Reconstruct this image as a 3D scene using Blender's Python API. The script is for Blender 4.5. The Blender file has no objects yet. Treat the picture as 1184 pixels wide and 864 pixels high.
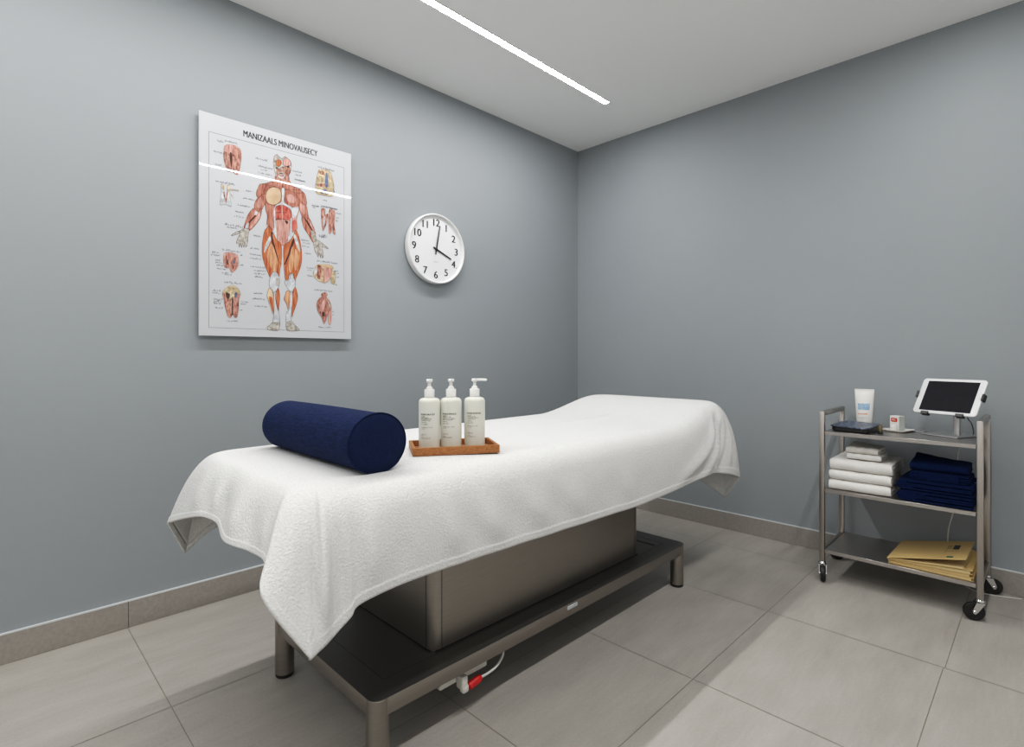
import bpy, bmesh, math, random
from mathutils import Vector, Matrix, geometry
PI = math.pi
S2 = math.sqrt(.5)
scene = bpy.context.scene
COL = scene.collection

# ------------------------------------------------------------------ room measures (metres)
CAM_H = 1.09
XW, YW, ZC = 3.346, 2.613, 2.70          # back wall plane, left wall plane, ceiling height
XB, YB = -1.9, -1.35                     # walls behind the camera
F, CX, CY = 618.5, 592.0, 412.0

def ray(u, v):
    a = (u-CX)/F; b = -(v-CY)/F
    return (S2*(1+a), S2*(1-a), b)
def on_y(u, v, y):                        # a point of the photo on the plane Y = y
    r = ray(u, v); t = y/r[1]
    return Vector((r[0]*t, y, CAM_H+r[2]*t))

# ------------------------------------------------------------------ materials
MATS = {}
def mat(name, color, rough=.5, metal=0, noise=None, bump=None, stretch=None, coat=0, emis=None, sss=0, trans=0, spec=.5, ior=None, aniso=0):
    """noise=(scale, amount) value variation; bump=(scale, strength, distance); stretch=(x,y,z) scale of coordinates"""
    m = bpy.data.materials.new(name); m.use_nodes = True
    nt = m.node_tree; N = nt.nodes; L = nt.links
    b = N['Principled BSDF']
    b.inputs['Base Color'].default_value = (*color, 1)
    b.inputs['Roughness'].default_value = rough
    b.inputs['Metallic'].default_value = metal
    b.inputs['Specular IOR Level'].default_value = spec
    b.inputs['Coat Weight'].default_value = coat
    b.inputs['Coat Roughness'].default_value = .02
    b.inputs['Transmission Weight'].default_value = trans
    b.inputs['Anisotropic'].default_value = aniso
    if ior: b.inputs['IOR'].default_value = ior
    if sss:
        b.inputs['Subsurface Weight'].default_value = sss
        b.inputs['Subsurface Radius'].default_value = (.02, .018, .015)
        b.inputs['Subsurface Scale'].default_value = 1
    if emis:
        b.inputs['Emission Color'].default_value = (*emis[0], 1)
        b.inputs['Emission Strength'].default_value = emis[1]
    tc = N.new('ShaderNodeTexCoord'); mp = N.new('ShaderNodeMapping')
    L.new(tc.outputs['Object'], mp.inputs['Vector'])
    if stretch: mp.inputs['Scale'].default_value = stretch
    if noise:
        nz = N.new('ShaderNodeTexNoise'); nz.inputs['Scale'].default_value = noise[0]; nz.inputs['Detail'].default_value = 5
        L.new(mp.outputs['Vector'], nz.inputs['Vector'])
        cr = N.new('ShaderNodeValToRGB')
        cr.color_ramp.elements[0].position = .3; cr.color_ramp.elements[1].position = .7
        k = noise[1]
        cr.color_ramp.elements[0].color = (*[c*(1-k) for c in color], 1)
        hi = noise[2] if len(noise) > 2 else [min(1, c*(1+k)) for c in color]
        cr.color_ramp.elements[1].color = (*hi, 1)
        L.new(nz.outputs['Fac'], cr.inputs['Fac']); L.new(cr.outputs['Color'], b.inputs['Base Color'])
    if bump:
        n2 = N.new('ShaderNodeTexNoise'); n2.inputs['Scale'].default_value = bump[0]; n2.inputs['Detail'].default_value = 3
        L.new(mp.outputs['Vector'], n2.inputs['Vector'])
        bp = N.new('ShaderNodeBump'); bp.inputs['Strength'].default_value = bump[1]; bp.inputs['Distance'].default_value = bump[2]
        L.new(n2.outputs['Fac'], bp.inputs['Height']); L.new(bp.outputs['Normal'], b.inputs['Normal'])
    MATS[name] = m
    return m

M_wall = mat('wall_paint', (.304, .329, .347), .62, noise=(1.2, .02), bump=(160, .12, .001), spec=.35)
M_wallw = mat('wall_bounce_white', (.86, .86, .85), .7, noise=(1.5, .015))  # white added to the unseen walls to bounce light onto the ceiling
M_ceil = mat('ceiling_paint', (.96, .96, .955), .75, noise=(1.5, .015), bump=(120, .05, .001), spec=.2)
M_skirt = mat('skirting_tile', (.325, .303, .278), .5, noise=(90, .08), bump=(120, .1, .001))
M_skirt_lit = mat('skirting_lit_edge', (.62, .64, .65), .35, noise=(30, .03))
M_grout = mat('floor_grout', (.27, .245, .195), .85, noise=(80, .1))
M_steel = mat('brushed_steel', (.46, .432, .405), .34, 1, noise=(9, .07), stretch=(60, 60, 2), bump=(25, .05, .0005))
M_steel_v = mat('brushed_steel_shelf', (.50, .478, .46), .36, 1, noise=(9, .06), stretch=(40, 2, 40), bump=(25, .04, .0005))
M_bed = mat('bed_steel', (.345, .320, .292), .36, 1, noise=(6, .05), stretch=(2, 2, 60), bump=(20, .05, .0005))
M_bedrail = mat('bed_steel_rail', (.345, .320, .294), .34, 1, noise=(6, .05), stretch=(1, 1, 60), bump=(20, .05, .0005))
M_deck = mat('bed_deck', (.155, .15, .142), .42, .85, noise=(6, .06), stretch=(2, 40, 40), bump=(20, .04, .0005))
M_seam = mat('seam_dark', (.03, .028, .026), .6, noise=(20, .1))
M_black = mat('black_rubber', (.012, .012, .012), .45, noise=(40, .2), bump=(90, .1, .0005))
M_blackpl = mat('black_plastic', (.018, .018, .019), .35, noise=(40, .2))
M_chrome = mat('chrome', (.72, .72, .72), .14, 1, noise=(20, .03))
M_towel = mat('white_terry', (.70, .70, .695), .95, noise=(230, .07), bump=(200, .62, .005), spec=.1)
M_towel2 = mat('white_terry_folded', (.78, .765, .735), .95, noise=(300, .06), bump=(260, .6, .003), spec=.1)
M_towelg = mat('washcloth_terry', (.66, .64, .605), .95, noise=(300, .08), bump=(260, .6, .003), spec=.1)
M_navy = mat('navy_fabric', (.0095, .0195, .066), .9, noise=(120, .3), stretch=(1.6, .35, 1.6), bump=(170, .7, .003), spec=.18)
M_navycap = mat('navy_fabric_end', (.0075, .0155, .055), .88, noise=(160, .18), bump=(330, .45, .002), spec=.18)
M_navyt = mat('navy_terry', (.005, .0125, .052), .95, noise=(160, .4), bump=(240, .6, .003), spec=.08)
M_wood = mat('oiled_wood', (.34, .142, .045), .5, noise=(7, .28), stretch=(3, 30, 30), bump=(40, .08, .0005))
M_bottle = mat('frosted_plastic', (.74, .74, .67), .38, sss=.35, noise=(5, .02), spec=.4)
M_pump = mat('pump_plastic', (.84, .84, .82), .3, sss=.2, noise=(20, .02))
M_ink = mat('bottle_ink', (.06, .06, .055), .6, noise=(40, .1))
M_inkg = mat('bottle_ink_grey', (.16, .16, .145), .6, noise=(40, .1))
M_wplastic = mat('white_plastic', (.80, .80, .80), .35, noise=(20, .02), coat=.2)
M_clockface = mat('clock_face', (.78, .785, .80), .5, noise=(20, .01))
M_clockink = mat('clock_ink', (.015, .015, .018), .5, noise=(40, .1))
M_clockgrey = mat('clock_grey', (.22, .22, .23), .5, noise=(40, .1))
M_alu = mat('lamp_aluminium', (.6, .6, .6), .4, 1, noise=(30, .03))
M_lamp = mat('lamp_diffuser', (1, 1, 1), .5, emis=((1, .99, .975), 84), noise=(5, .005))
# poster print (one glossy face, so every ink carries the same coat)
def ink(name, c, noise=None, stretch=None): return mat(name, c, .30, noise=noise, stretch=stretch, coat=1, spec=.3)
M_paper = ink('poster_paper', (.56, .57, .595), (3, .01))
M_pedge = ink('poster_edge', (.68, .69, .70), (3, .01))
M_title = ink('print_title', (.07, .07, .08), (60, .2))
M_cap = ink('print_caption', (.13, .15, .18), (60, .2))
M_bord = ink('print_border', (.17, .20, .23), (60, .1))
M_out = ink('print_outline', (.06, .03, .025), (60, .3))
M_red = ink('print_muscle_red', (.33, .07, .045), (26, .45, (.62, .26, .19)), (5, 1, .7))
M_org = ink('print_muscle_orange', (.45, .082, .028), (28, .35, (.67, .23, .105)), (5, 1, .6))
M_lorg = ink('print_muscle_light', (.60, .20, .08), (28, .3, (.76, .42, .26)), (6, 1, .6))
M_brt = ink('print_muscle_bright', (.46, .04, .03), (24, .4, (.68, .17, .13)), (4, 1, 1.5))
M_pnk = ink('print_muscle_pink', (.55, .20, .16), (26, .3, (.72, .42, .37)), (5, 1, .7))
M_tan = ink('print_tan', (.58, .35, .17), (14, .2, (.74, .56, .38)))
M_wht = ink('print_tendon', (.50, .54, .58), (50, .25, (.70, .72, .74)))
M_bone = ink('print_bone', (.30, .265, .225), (70, .4, (.62, .58, .52)))
M_blot = ink('print_detail_red', (.30, .05, .035), (55, .7, (.68, .33, .26)), (3, 1, 1))
M_btan = ink('print_detail_tan', (.46, .28, .13), (60, .55, (.74, .61, .40)))
M_blue = ink('print_detail_blue', (.10, .13, .22), (50, .4))
M_tube = mat('tube_plastic', (.80, .79, .76), .4, noise=(20, .02))
M_tblue = mat('tube_blue_print', (.12, .33, .62), .5, noise=(220, .35, (.55, .68, .82)), stretch=(1, 1, 1))
M_tor = mat('tube_orange_print', (.78, .22, .07), .5, noise=(60, .1))
M_card = mat('carton_white', (.72, .71, .68), .6, noise=(300, .12))
M_cardg = mat('carton_grey', (.50, .52, .50), .6, noise=(260, .15))
M_badge = mat('carton_red', (.55, .05, .025), .5, noise=(60, .2))
M_dish = mat('dish_glaze', (.74, .73, .69), .25, noise=(20, .03), coat=.4)
M_pouchtop = mat('pouch_pattern', (.018, .022, .035), .45, noise=(75, .8, (.13, .17, .26)), coat=.3)
M_pouch = mat('pouch_leather', (.012, .012, .013), .4, noise=(60, .3), bump=(90, .2, .001))
M_amber = mat('vial_amber', (.13, .11, .05), .2, noise=(60, .2), coat=.4)
M_tabw = mat('tablet_white', (.78, .79, .80), .25, noise=(20, .01), coat=.4)
M_screen = mat('tablet_screen', (.016, .016, .021), .5, noise=(30, .1), spec=.12)
M_manila = mat('manila_card', (.60, .44, .20), .7, noise=(8, .07), bump=(150, .06, .0005))
M_paperw = mat('folder_sheets', (.68, .56, .33), .8, noise=(150, .12), stretch=(1, 1, 30))
M_stamp = mat('folder_stamp', (.05, .055, .05), .7, noise=(90, .3))
M_stampg = mat('folder_stamp_green', (.03, .10, .06), .7, noise=(90, .3))
M_sock = mat('socket_grey', (.62, .61, .57), .5, noise=(30, .05))
M_redpl = mat('plug_red', (.55, .012, .012), .35, noise=(30, .2))
M_cord = mat('cord_grey', (.60, .60, .57), .5, noise=(30, .05))
M_silver = mat('sticker_silver', (.62, .66, .68), .45, noise=(60, .08))

def floor_material():
    m = bpy.data.materials.new('floor_tile'); m.use_nodes = True
    N = m.node_tree.nodes; L = m.node_tree.links; b = N['Principled BSDF']
    g = N.new('ShaderNodeNewGeometry'); tc = N.new('ShaderNodeTexCoord')
    at = N.new('ShaderNodeAttribute'); at.attribute_name = 'tile_tone'
    mp = N.new('ShaderNodeMapping'); mp.inputs['Scale'].default_value = (1.3, 4.5, 1)
    L.new(tc.outputs['Object'], mp.inputs['Vector'])
    n1 = N.new('ShaderNodeTexNoise'); n1.inputs['Scale'].default_value = 2.2; n1.inputs['Detail'].default_value = 7
    L.new(mp.outputs['Vector'], n1.inputs['Vector'])
    n2 = N.new('ShaderNodeTexNoise'); n2.inputs['Scale'].default_value = 130; n2.inputs['Detail'].default_value = 3
    L.new(tc.outputs['Object'], n2.inputs['Vector'])
    add = N.new('ShaderNodeMath'); add.operation = 'MULTIPLY_ADD'; add.inputs[1].default_value = .6
    L.new(n2.outputs['Fac'], add.inputs[0]); L.new(n1.outputs['Fac'], add.inputs[2])
    mp3 = N.new('ShaderNodeMapping'); mp3.inputs['Scale'].default_value = (9, 70, 1)
    L.new(tc.outputs['Object'], mp3.inputs['Vector'])
    n3 = N.new('ShaderNodeTexNoise'); n3.inputs['Scale'].default_value = 1; n3.inputs['Detail'].default_value = 4
    L.new(mp3.outputs['Vector'], n3.inputs['Vector'])
    ad3 = N.new('ShaderNodeMath'); ad3.operation = 'MULTIPLY_ADD'; ad3.inputs[1].default_value = .4
    L.new(n3.outputs['Fac'], ad3.inputs[0]); L.new(add.outputs[0], ad3.inputs[2])
    add = ad3
    ad2 = N.new('ShaderNodeMath'); ad2.operation = 'ADD'
    L.new(add.outputs[0], ad2.inputs[0]); L.new(at.outputs['Fac'], ad2.inputs[1])
    cr = N.new('ShaderNodeValToRGB')
    cr.color_ramp.elements[0].position = .30; cr.color_ramp.elements[0].color = (.325, .305, .279, 1)
    cr.color_ramp.elements[1].position = .70; cr.color_ramp.elements[1].color = (.445, .420, .388, 1)
    hf = N.new('ShaderNodeMath'); hf.operation = 'MULTIPLY'; hf.inputs[1].default_value = .5
    L.new(ad2.outputs[0], hf.inputs[0]); L.new(hf.outputs[0], cr.inputs['Fac']); L.new(cr.outputs['Color'], b.inputs['Base Color'])
    b.inputs['Roughness'].default_value = .48
    b.inputs['Specular IOR Level'].default_value = .4
    bp = N.new('ShaderNodeBump'); bp.inputs['Strength'].default_value = .12; bp.inputs['Distance'].default_value = .001
    L.new(n2.outputs['Fac'], bp.inputs['Height']); L.new(bp.outputs['Normal'], b.inputs['Normal'])
    return m
M_floor = floor_material()

# ------------------------------------------------------------------ object helpers
def tag(o, label, cat, group=None):
    o['label'] = label; o['category'] = cat
    if group: o['group'] = group
    return o
def thing(name, label, cat, loc=(0, 0, 0), group=None):
    o = bpy.data.objects.new(name, None); COL.objects.link(o); o.location = loc
    o.empty_display_size = .05
    return tag(o, label, cat, group)
def world_loc(o):
    v = Vector(o.location)
    while o.parent: o = o.parent; v += Vector(o.location)
    return v
def obj(name, bm, mats, parent=None, smooth=True, label=None, origin=None, angle=40):
    """bm is in world coordinates; it becomes one mesh object"""
    if not isinstance(mats, (list, tuple)): mats = [mats]
    me = bpy.data.meshes.new(name)
    org = world_loc(parent) if parent else Vector(origin if origin is not None else (0, 0, 0))
    bmesh.ops.translate(bm, verts=bm.verts, vec=-org)
    bm.to_mesh(me); bm.free()
    for m in mats: me.materials.append(m)
    if smooth:
        me.polygons.foreach_set('use_smooth', [True]*len(me.polygons))
        try: me.set_sharp_from_angle(angle=math.radians(angle))
        except Exception: pass
    o = bpy.data.objects.new(name, me); COL.objects.link(o)
    if parent: o.parent = parent
    else: o.location = org
    if label: o['label'] = label
    return o
def struct(name, bm, mats, smooth=False):
    o = obj(name, bm, mats, smooth=smooth); o['kind'] = 'structure'; return o

def box(bm, lo, hi, bev=0, seg=2, mi=0, M=None):
    lo = Vector(lo); hi = Vector(hi)
    r = bmesh.ops.create_cube(bm, size=1)
    vs = r['verts']; c = (lo+hi)/2; s = hi-lo
    for v in vs: v.co = Vector((v.co.x*s.x, v.co.y*s.y, v.co.z*s.z))+c
    fs = set(f for v in vs for f in v.link_faces)
    if bev:
        es = list(set(e for v in vs for e in v.link_edges))
        rr = bmesh.ops.bevel(bm, geom=es, offset=bev, segments=seg, affect='EDGES', profile=.5)
        fs = set(rr['faces']) | set(f for f in fs if f.is_valid)
        for f in list(fs): fs |= set(g for v in f.verts for g in v.link_faces)
    fs = [f for f in fs if f.is_valid]
    for f in fs: f.material_index = mi
    vv = list(set(v for f in fs for v in f.verts))
    if M is not None: bmesh.ops.transform(bm, matrix=M, verts=vv)
    return vv
def rings(bm, loops, closed=True, cap=True, mi=0):
    """skin a list of equal-length point loops"""
    R = [[bm.verts.new(p) for p in lp] for lp in loops]
    n = len(R[0]); fs = []
    for a, b in zip(R[:-1], R[1:]):
        for i in range(n if closed else n-1):
            j = (i+1) % n
            fs.append(bm.faces.new((a[i], a[j], b[j], b[i])))
    if cap and closed:
        fs.append(bm.faces.new(R[0][::-1])); fs.append(bm.faces.new(R[-1]))
    for f in fs: f.material_index = mi
    return R, fs
def lathe(bm, c, prof, n=32, mi=0, M=None, cap=True):
    """prof: (radius, z) list; axis +Z at c (or transformed by M)"""
    c = Vector(c); loops = []
    for r, z in prof:
        lp = [Vector((r*math.cos(2*PI*i/n), r*math.sin(2*PI*i/n), z)) for i in range(n)]
        loops.append([(M @ p if M is not None else p)+c for p in lp])
    return rings(bm, loops, True, cap, mi)
def tube(bm, pts, r, n=10, mi=0):
    pts = [Vector(p) for p in pts]; loops = []; up = None
    for i, p in enumerate(pts):
        d = (pts[min(i+1, len(pts)-1)]-pts[max(i-1, 0)]).normalized()
        if up is None: up = Vector((0, 0, 1)) if abs(d.z) < .9 else Vector((1, 0, 0))
        x = d.cross(up).normalized(); y = x.cross(d).normalized(); up = y
        loops.append([p+x*r*math.cos(2*PI*k/n)+y*r*math.sin(2*PI*k/n) for k in range(n)])
    return rings(bm, loops, True, True, mi)
def spline(pts, n=8, closed=False):
    pts = [Vector(p) for p in pts]; out = []; m = len(pts)
    for i in range(m if closed else m-1):
        if closed: p0, p1, p2, p3 = (pts[(i+k) % m] for k in (-1, 0, 1, 2))
        else: p0, p1, p2, p3 = pts[max(i-1, 0)], pts[i], pts[i+1], pts[min(i+2, m-1)]
        for k in range(n):
            t = k/n
            out.append(.5*((2*p1)+(p2-p0)*t+(2*p0-5*p1+4*p2-p3)*t*t+(3*p1-p0-3*p2+p3)*t**3))
    if not closed: out.append(pts[-1].copy())
    return out
def rrect(w, h, r, n=6):
    """2-D rounded rectangle, counter-clockwise, centred"""
    out = []
    for cx, cy, a0 in ((w/2-r, h/2-r, 0), (-w/2+r, h/2-r, 90), (-w/2+r, -h/2+r, 180), (w/2-r, -h/2+r, 270)):
        for k in range(n+1):
            a = math.radians(a0+90*k/n); out.append((cx+r*math.cos(a), cy+r*math.sin(a)))
    return out
def smooth01(a, b, x):
    t = max(0, min(1, (x-a)/(b-a))); return t*t*(3-2*t)
def text_bm(s, size, place, bold=0, width=None, over=0):
    """lettering as a flat mesh; place maps (x, y) of the text plane to a world point"""
    cu = bpy.data.curves.new('tmp_text', 'FONT'); cu.body = s; cu.size = size
    cu.align_x = 'CENTER'; cu.align_y = 'CENTER'; cu.offset = bold; cu.resolution_u = 4
    o = bpy.data.objects.new('tmp_text', cu); COL.objects.link(o)
    bpy.context.view_layer.update()
    me = bpy.data.meshes.new_from_object(o.evaluated_get(bpy.context.evaluated_depsgraph_get()))
    bm = bmesh.new(); bm.from_mesh(me)
    bpy.data.objects.remove(o); bpy.data.curves.remove(cu); bpy.data.meshes.remove(me)
    if width and bm.verts:
        xs = [v.co.x for v in bm.verts]; k = width/(max(xs)-min(xs)); mid = (max(xs)+min(xs))/2
        for v in bm.verts: v.co.x = (v.co.x-mid)*k
    if over:
        src = bm.copy()
        for v in src.verts: v.co.x += over
        for v in bm.verts: v.co.x -= over
        me = bpy.data.meshes.new('tmp'); src.to_mesh(me); src.free(); bm.from_mesh(me); bpy.data.meshes.remove(me)
    for v in bm.verts: v.co = place(v.co.x, v.co.y)
    return bm
def merge(dst, src, mi=0):
    me = bpy.data.meshes.new('tmp'); src.to_mesh(me); src.free()
    n0 = len(dst.faces); dst.from_mesh(me); bpy.data.meshes.remove(me)
    dst.faces.ensure_lookup_table()
    for f in dst.faces[n0:]: f.material_index = mi
def quad(bm, pts, mi=0):
    f = bm.faces.new([bm.verts.new(p) for p in pts]); f.material_index = mi; return f
def scribble(bm, place, x, y, length, h, rng, mi=0, dens=1.0):
    """a line of small print too fine to read: irregular little strokes"""
    p = x
    while p < x+length:
        w = h*rng.uniform(.16, .30)
        hh = h*rng.choice([.55, .6, .65, 1.0, .9]); y0 = y-h*.3+(0 if rng.random() < .8 else -h*.25)
        quad(bm, [place(p, y0), place(p+w, y0), place(p+w, y0+hh), place(p, y0+hh)], mi)
        if rng.random() < .7:
            yy = y0+hh*rng.choice([0, .4, .8])
            quad(bm, [place(p, yy), place(p+w*2.6, yy), place(p+w*2.6, yy+h*.17), place(p, yy+h*.17)], mi)
        p += w*rng.uniform(2.1, 3.0)/dens
        if rng.random() < .12: p += h*.5

# ------------------------------------------------------------------ the room
def build_room():
    # floor: slabs with open joints over a grout bed
    bm = bmesh.new()
    rng = random.Random(4)
    lay = bm.faces.layers.float.new('tile_tone')
    quad(bm, [(XB, YB, -.0015), (XW, YB, -.0015), (XW, YW, -.0015), (XB, YW, -.0015)], 1)
    xs = [XB, -1.55, -.89, -.23, .427, 1.064, 1.708, 2.391, 3.05, XW]
    ya = [YB, -.91, -.33, .256, .844, 1.348, 1.924, 2.50, YW]
    yb = [YB, -.92, -.34, .252, .843, 1.43, 2.02, YW]
    g = .0012
    for x0, x1 in zip(xs[:-1], xs[1:]):
        ys = ya if x1 < 2.5 else yb
        for y0, y1 in zip(ys[:-1], ys[1:]):
            if y0 > 2.4: continue
            if x1 < 2.5 and abs(y1-2.5) < .01: y1 = YW
            f = quad(bm, [(x0+g, y0+g, 0), (x1-g, y0+g, 0), (x1-g, y1-g, 0), (x0+g, y1-g, 0)], 0)
            f[lay] = rng.uniform(-.07, .07)
    struct('floor', bm, [M_floor, M_grout])
    def wall(name, pts, m=M_wall):
        b = bmesh.new(); quad(b, pts); struct(name, b, m)
    wall('wall_left', [(XB, YW, 0), (XW, YW, 0), (XW, YW, ZC), (XB, YW, ZC)])
    wall('wall_right', [(XW, YW, 0), (XW, YB, 0), (XW, YB, ZC), (XW, YW, ZC)])
    wall('wall_rear', [(XB, YB, 0), (XB, YW, 0), (XB, YW, ZC), (XB, YB, ZC)], M_wallw)
    wall('wall_near', [(XW, YB, 0), (XB, YB, 0), (XB, YB, ZC), (XW, YB, ZC)], M_wallw)
    b = bmesh.new(); quad(b, [(XB, YW, ZC), (XW, YW, ZC), (XW, YB, ZC), (XB, YB, ZC)]); struct('ceiling', b, M_ceil)
    # tiled skirting; light caught on its top face is painted as a pale strip
    H = .105; T = .009
    b = bmesh.new(); cuts = [XB, -.8, .429, 1.66, 2.9, XW-T]
    for a, c in zip(cuts[:-1], cuts[1:]):
        box(b, (a+.0008, YW-T, .001), (c-.0008, YW, H), mi=0)
    box(b, (XB, YW-T-.0006, H), (XW-T, YW, H+.005), mi=1)
    struct('baseboard_left', b, [M_skirt, M_skirt_lit])
    b = bmesh.new(); cuts = [YB, -1.0, .21, 1.432, YW]
    for a, c in zip(cuts[:-1], cuts[1:]):
        box(b, (XW-T, a+.0008, .001), (XW, c-.0008, H), mi=0)
    box(b, (XW-T-.0006, YB, H), (XW, YW, H+.005), mi=1)
    struct('baseboard_right', b, [M_skirt, M_skirt_lit])
build_room()

def ceiling_light(label, yc, w=.036):
    x0, x1 = XB+.5, 2.828
    t = thing('ceiling_light', label, 'light', (x1, yc, ZC), 'recessed strip lights')
    b = bmesh.new()
    quad(b, [(x0, yc-w/2, ZC-.0022), (x0, yc+w/2, ZC-.0022), (x1, yc+w/2, ZC-.0022), (x1, yc-w/2, ZC-.0022)])
    obj('diffuser', b, M_lamp, t, smooth=False)
    b = bmesh.new(); e = .004
    for lo, hi in (((x0-e, yc-w/2-e), (x1+e, yc-w/2)), ((x0-e, yc+w/2), (x1+e, yc+w/2+e)), ((x1, yc-w/2), (x1+e, yc+w/2)), ((x0-e, yc-w/2), (x0, yc+w/2))):
        box(b, (*lo, ZC-.003), (*hi, ZC-.0002))
    obj('frame', b, M_alu, t, smooth=False)
ceiling_light('long glowing white strip light recessed in the ceiling above the bed', 1.977)
ceiling_light('second strip light, the one recessed in the ceiling over the open floor', .18)

# ------------------------------------------------------------------ treatment table
FX0, FX1, FY0, FY1, DZ = .715, 2.385, 1.215, 1.877, .200
def head_rise(x): return .078*smooth01(2.10, 2.60, x)
def top_z(x, y): return .788+head_rise(x)
def build_table():
    t = thing('treatment_table', 'grey steel massage bed on four short legs under the white sheet', 'massage table', (1.55, 1.546, 0))
    r = .0305
    # deck
    b = bmesh.new()
    w, d = FX1-FX0-.001, FY1-FY0-.001; cx, cy = (FX0+FX1)/2, (FY0+FY1)/2
    pr = rrect(w, d, r-.0005, 10)
    rings(b, [[Vector((x*k+cx, y*k2+cy, z)) for x, y in pr] for k, k2, z in ((1, 1, DZ-.0016), (1, 1, DZ))])
    obj('deck', b, M_deck, t)
    # seam lines pressed into the deck
    b = bmesh.new()
    for x0, y0, x1, y1 in ((FX0+.075, FY0+.075, FX1-.075, FY0+.0763), (FX0+.075, FY1-.0763, FX1-.075, FY1-.075), (FX0+.075, FY0+.075, FX0+.0763, FY1-.075), (FX1-.0765, FY0+.075, FX1-.075, FY1-.075)):
        box(b, (x0, y0, DZ), (x1, y1, DZ+.0003))
    box(b, (FX1-.14, FY0+.09, DZ), (FX1-.125, FY1-.12, DZ+.0004))
    obj('deck_seam', b, M_seam, t, smooth=False)
    # rails
    rh = .048
    def rail(lo, hi):
        bb = bmesh.new(); box(bb, lo, hi, .002, 2); obj('rail', bb, M_bedrail, t)
    rail((FX0+.03, FY0+.003, DZ-rh), (FX1-.03, FY0+.022, DZ-.0005)); rail((FX0+.03, FY1-.022, DZ-rh), (FX1-.03, FY1-.003, DZ-.0005))
    rail((FX0+.003, FY0+.03, DZ-rh), (FX0+.022, FY1-.03, DZ-.0005)); rail((FX1-.022, FY0+.03, DZ-rh), (FX1-.003, FY1-.03, DZ-.0005))
    for x in (FX0+r, FX1-r):
        for y in (FY0+r, FY1-r):
            bb = bmesh.new()
            lathe(bb, (x, y, 0), [(r, .012), (r, DZ-.003), (r-.002, DZ-.0008), (r-.006, DZ-.0004)], 36)
            lg = obj('leg', bb, M_bed, t)
            bb = bmesh.new(); lathe(bb, (x, y, 0), [(r-.003, 0), (r-.0008, .003), (r-.0008, .012)], 32)
            obj('foot_pad', bb, M_black, lg, label='black rubber foot pad')
    # lifting column: four panels between rounded corner posts
    X0, X1, Y0, Y1, Z1 = .963, 2.105, 1.298, 1.795, .672
    rc = .03
    b = bmesh.new(); pr = rrect(X1-X0, Y1-Y0, rc, 8)
    rings(b, [[Vector((x+(X0+X1)/2, y+(Y0+Y1)/2, z)) for x, y in pr] for z in (DZ+.0004, Z1)])
    c = obj('column', b, M_bed, t)
    b = bmesh.new()
    for x in (X0+rc+.004, X1-rc-.004): box(b, (x-.001, Y0-.0004, DZ+.001), (x+.001, Y0+.002, Z1-.01))
    for y in (Y0+rc+.004, Y1-rc-.004): box(b, (X0-.0004, y-.001, DZ+.001), (X0+.002, y+.001, Z1-.01))
    for lo, hi in (((X0+.01, Y0-.0006, DZ+.0006), (X1-.01, Y0+.002, DZ+.004)), ((X0-.0006, Y0+.01, DZ+.0006), (X0+.002, Y1-.01, DZ+.004))): box(b, lo, hi)
    obj('panel_seam', b, M_seam, c, smooth=False)
    # padded top under the sheet (head section raised)
    b = bmesh.new(); loops = []
    x0, x1, y0, y1 = .515, 2.655, 1.185, 1.905
    def lp(ins, zf):
        p = rrect(x1-x0-2*ins, y1-y0-2*ins, .06-min(ins, .04), 6)
        return [Vector((x+(x0+x1)/2, y+(y0+y1)/2, zf(x+(x0+x1)/2, y))) for x, y in p]
    N = 6
    # long sides need more points along X: resample
    def dense(l):
        out = []
        for i, p in enumerate(l):
            q = l[(i+1) % len(l)]; k = max(1, int((q-p).length/.06))
            for j in range(k): out.append(p.lerp(q, j/k))
        return out
    base = dense(lp(0, lambda x, y: 0))
    cx, cy = (x0+x1)/2, (y0+y1)/2
    def ring_(ins, dz):
        out = []
        for p in base:
            fx = 1-ins/((x1-x0)/2); fy = 1-ins/((y1-y0)/2)
            X = cx+(p.x-cx)*fx; Y = cy+(p.y-cy)*fy
            out.append(Vector((X, Y, top_z(X, Y)-.012+dz)))
        return out
    L_ = [ring_(.03, -.103), ring_(0, -.09), ring_(0, -.06), ring_(.012, -.025), ring_(.035, -.005), ring_(.06, -.001), ring_(.2, -.001), ring_(.34, -.001)]
    rings(b, L_)
    obj('mattress', b, M_wplastic, t)
    # small maker's plate on the long rail
    b = bmesh.new(); box(b, (1.500, FY0+.0016, .1765), (1.556, FY0+.0038, .1895), .0008, 1)
    pl = obj('name_plate', b, M_silver, t, label='small silver plate with two lines of fine print')
    b = bmesh.new(); rng = random.Random(3)
    for yy in (.1855, .1805): scribble(b, lambda x, y: Vector((x, FY0+.0014, y)), 1.504, yy, .046, .0034, rng)
    obj('plate_print', b, M_clockgrey, pl, smooth=False)
    # socket box hanging below the deck
    b = bmesh.new(); box(b, (.962, 1.262, .103), (1.150, 1.312, .152), .004, 2)
    box(b, (.935, 1.280, .105), (.945, 1.300, .152), .001, 1)
    for k in range(3): box(b, (.99+k*.03, 1.2605, .118), (1.005+k*.03, 1.263, .124))
    box(b, (.94, 1.262, .118), (.964, 1.305, .152), mi=1)
    box(b, (1.022, 1.232, .090), (1.046, 1.262, .130), .005, 2)
    box(b, (1.026, 1.230, .078), (1.050, 1.252, .102), .007, 3)
    obj('socket_box', b, [M_sock, M_black], t, label='pale grey power socket box under the deck')
build_table()

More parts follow.
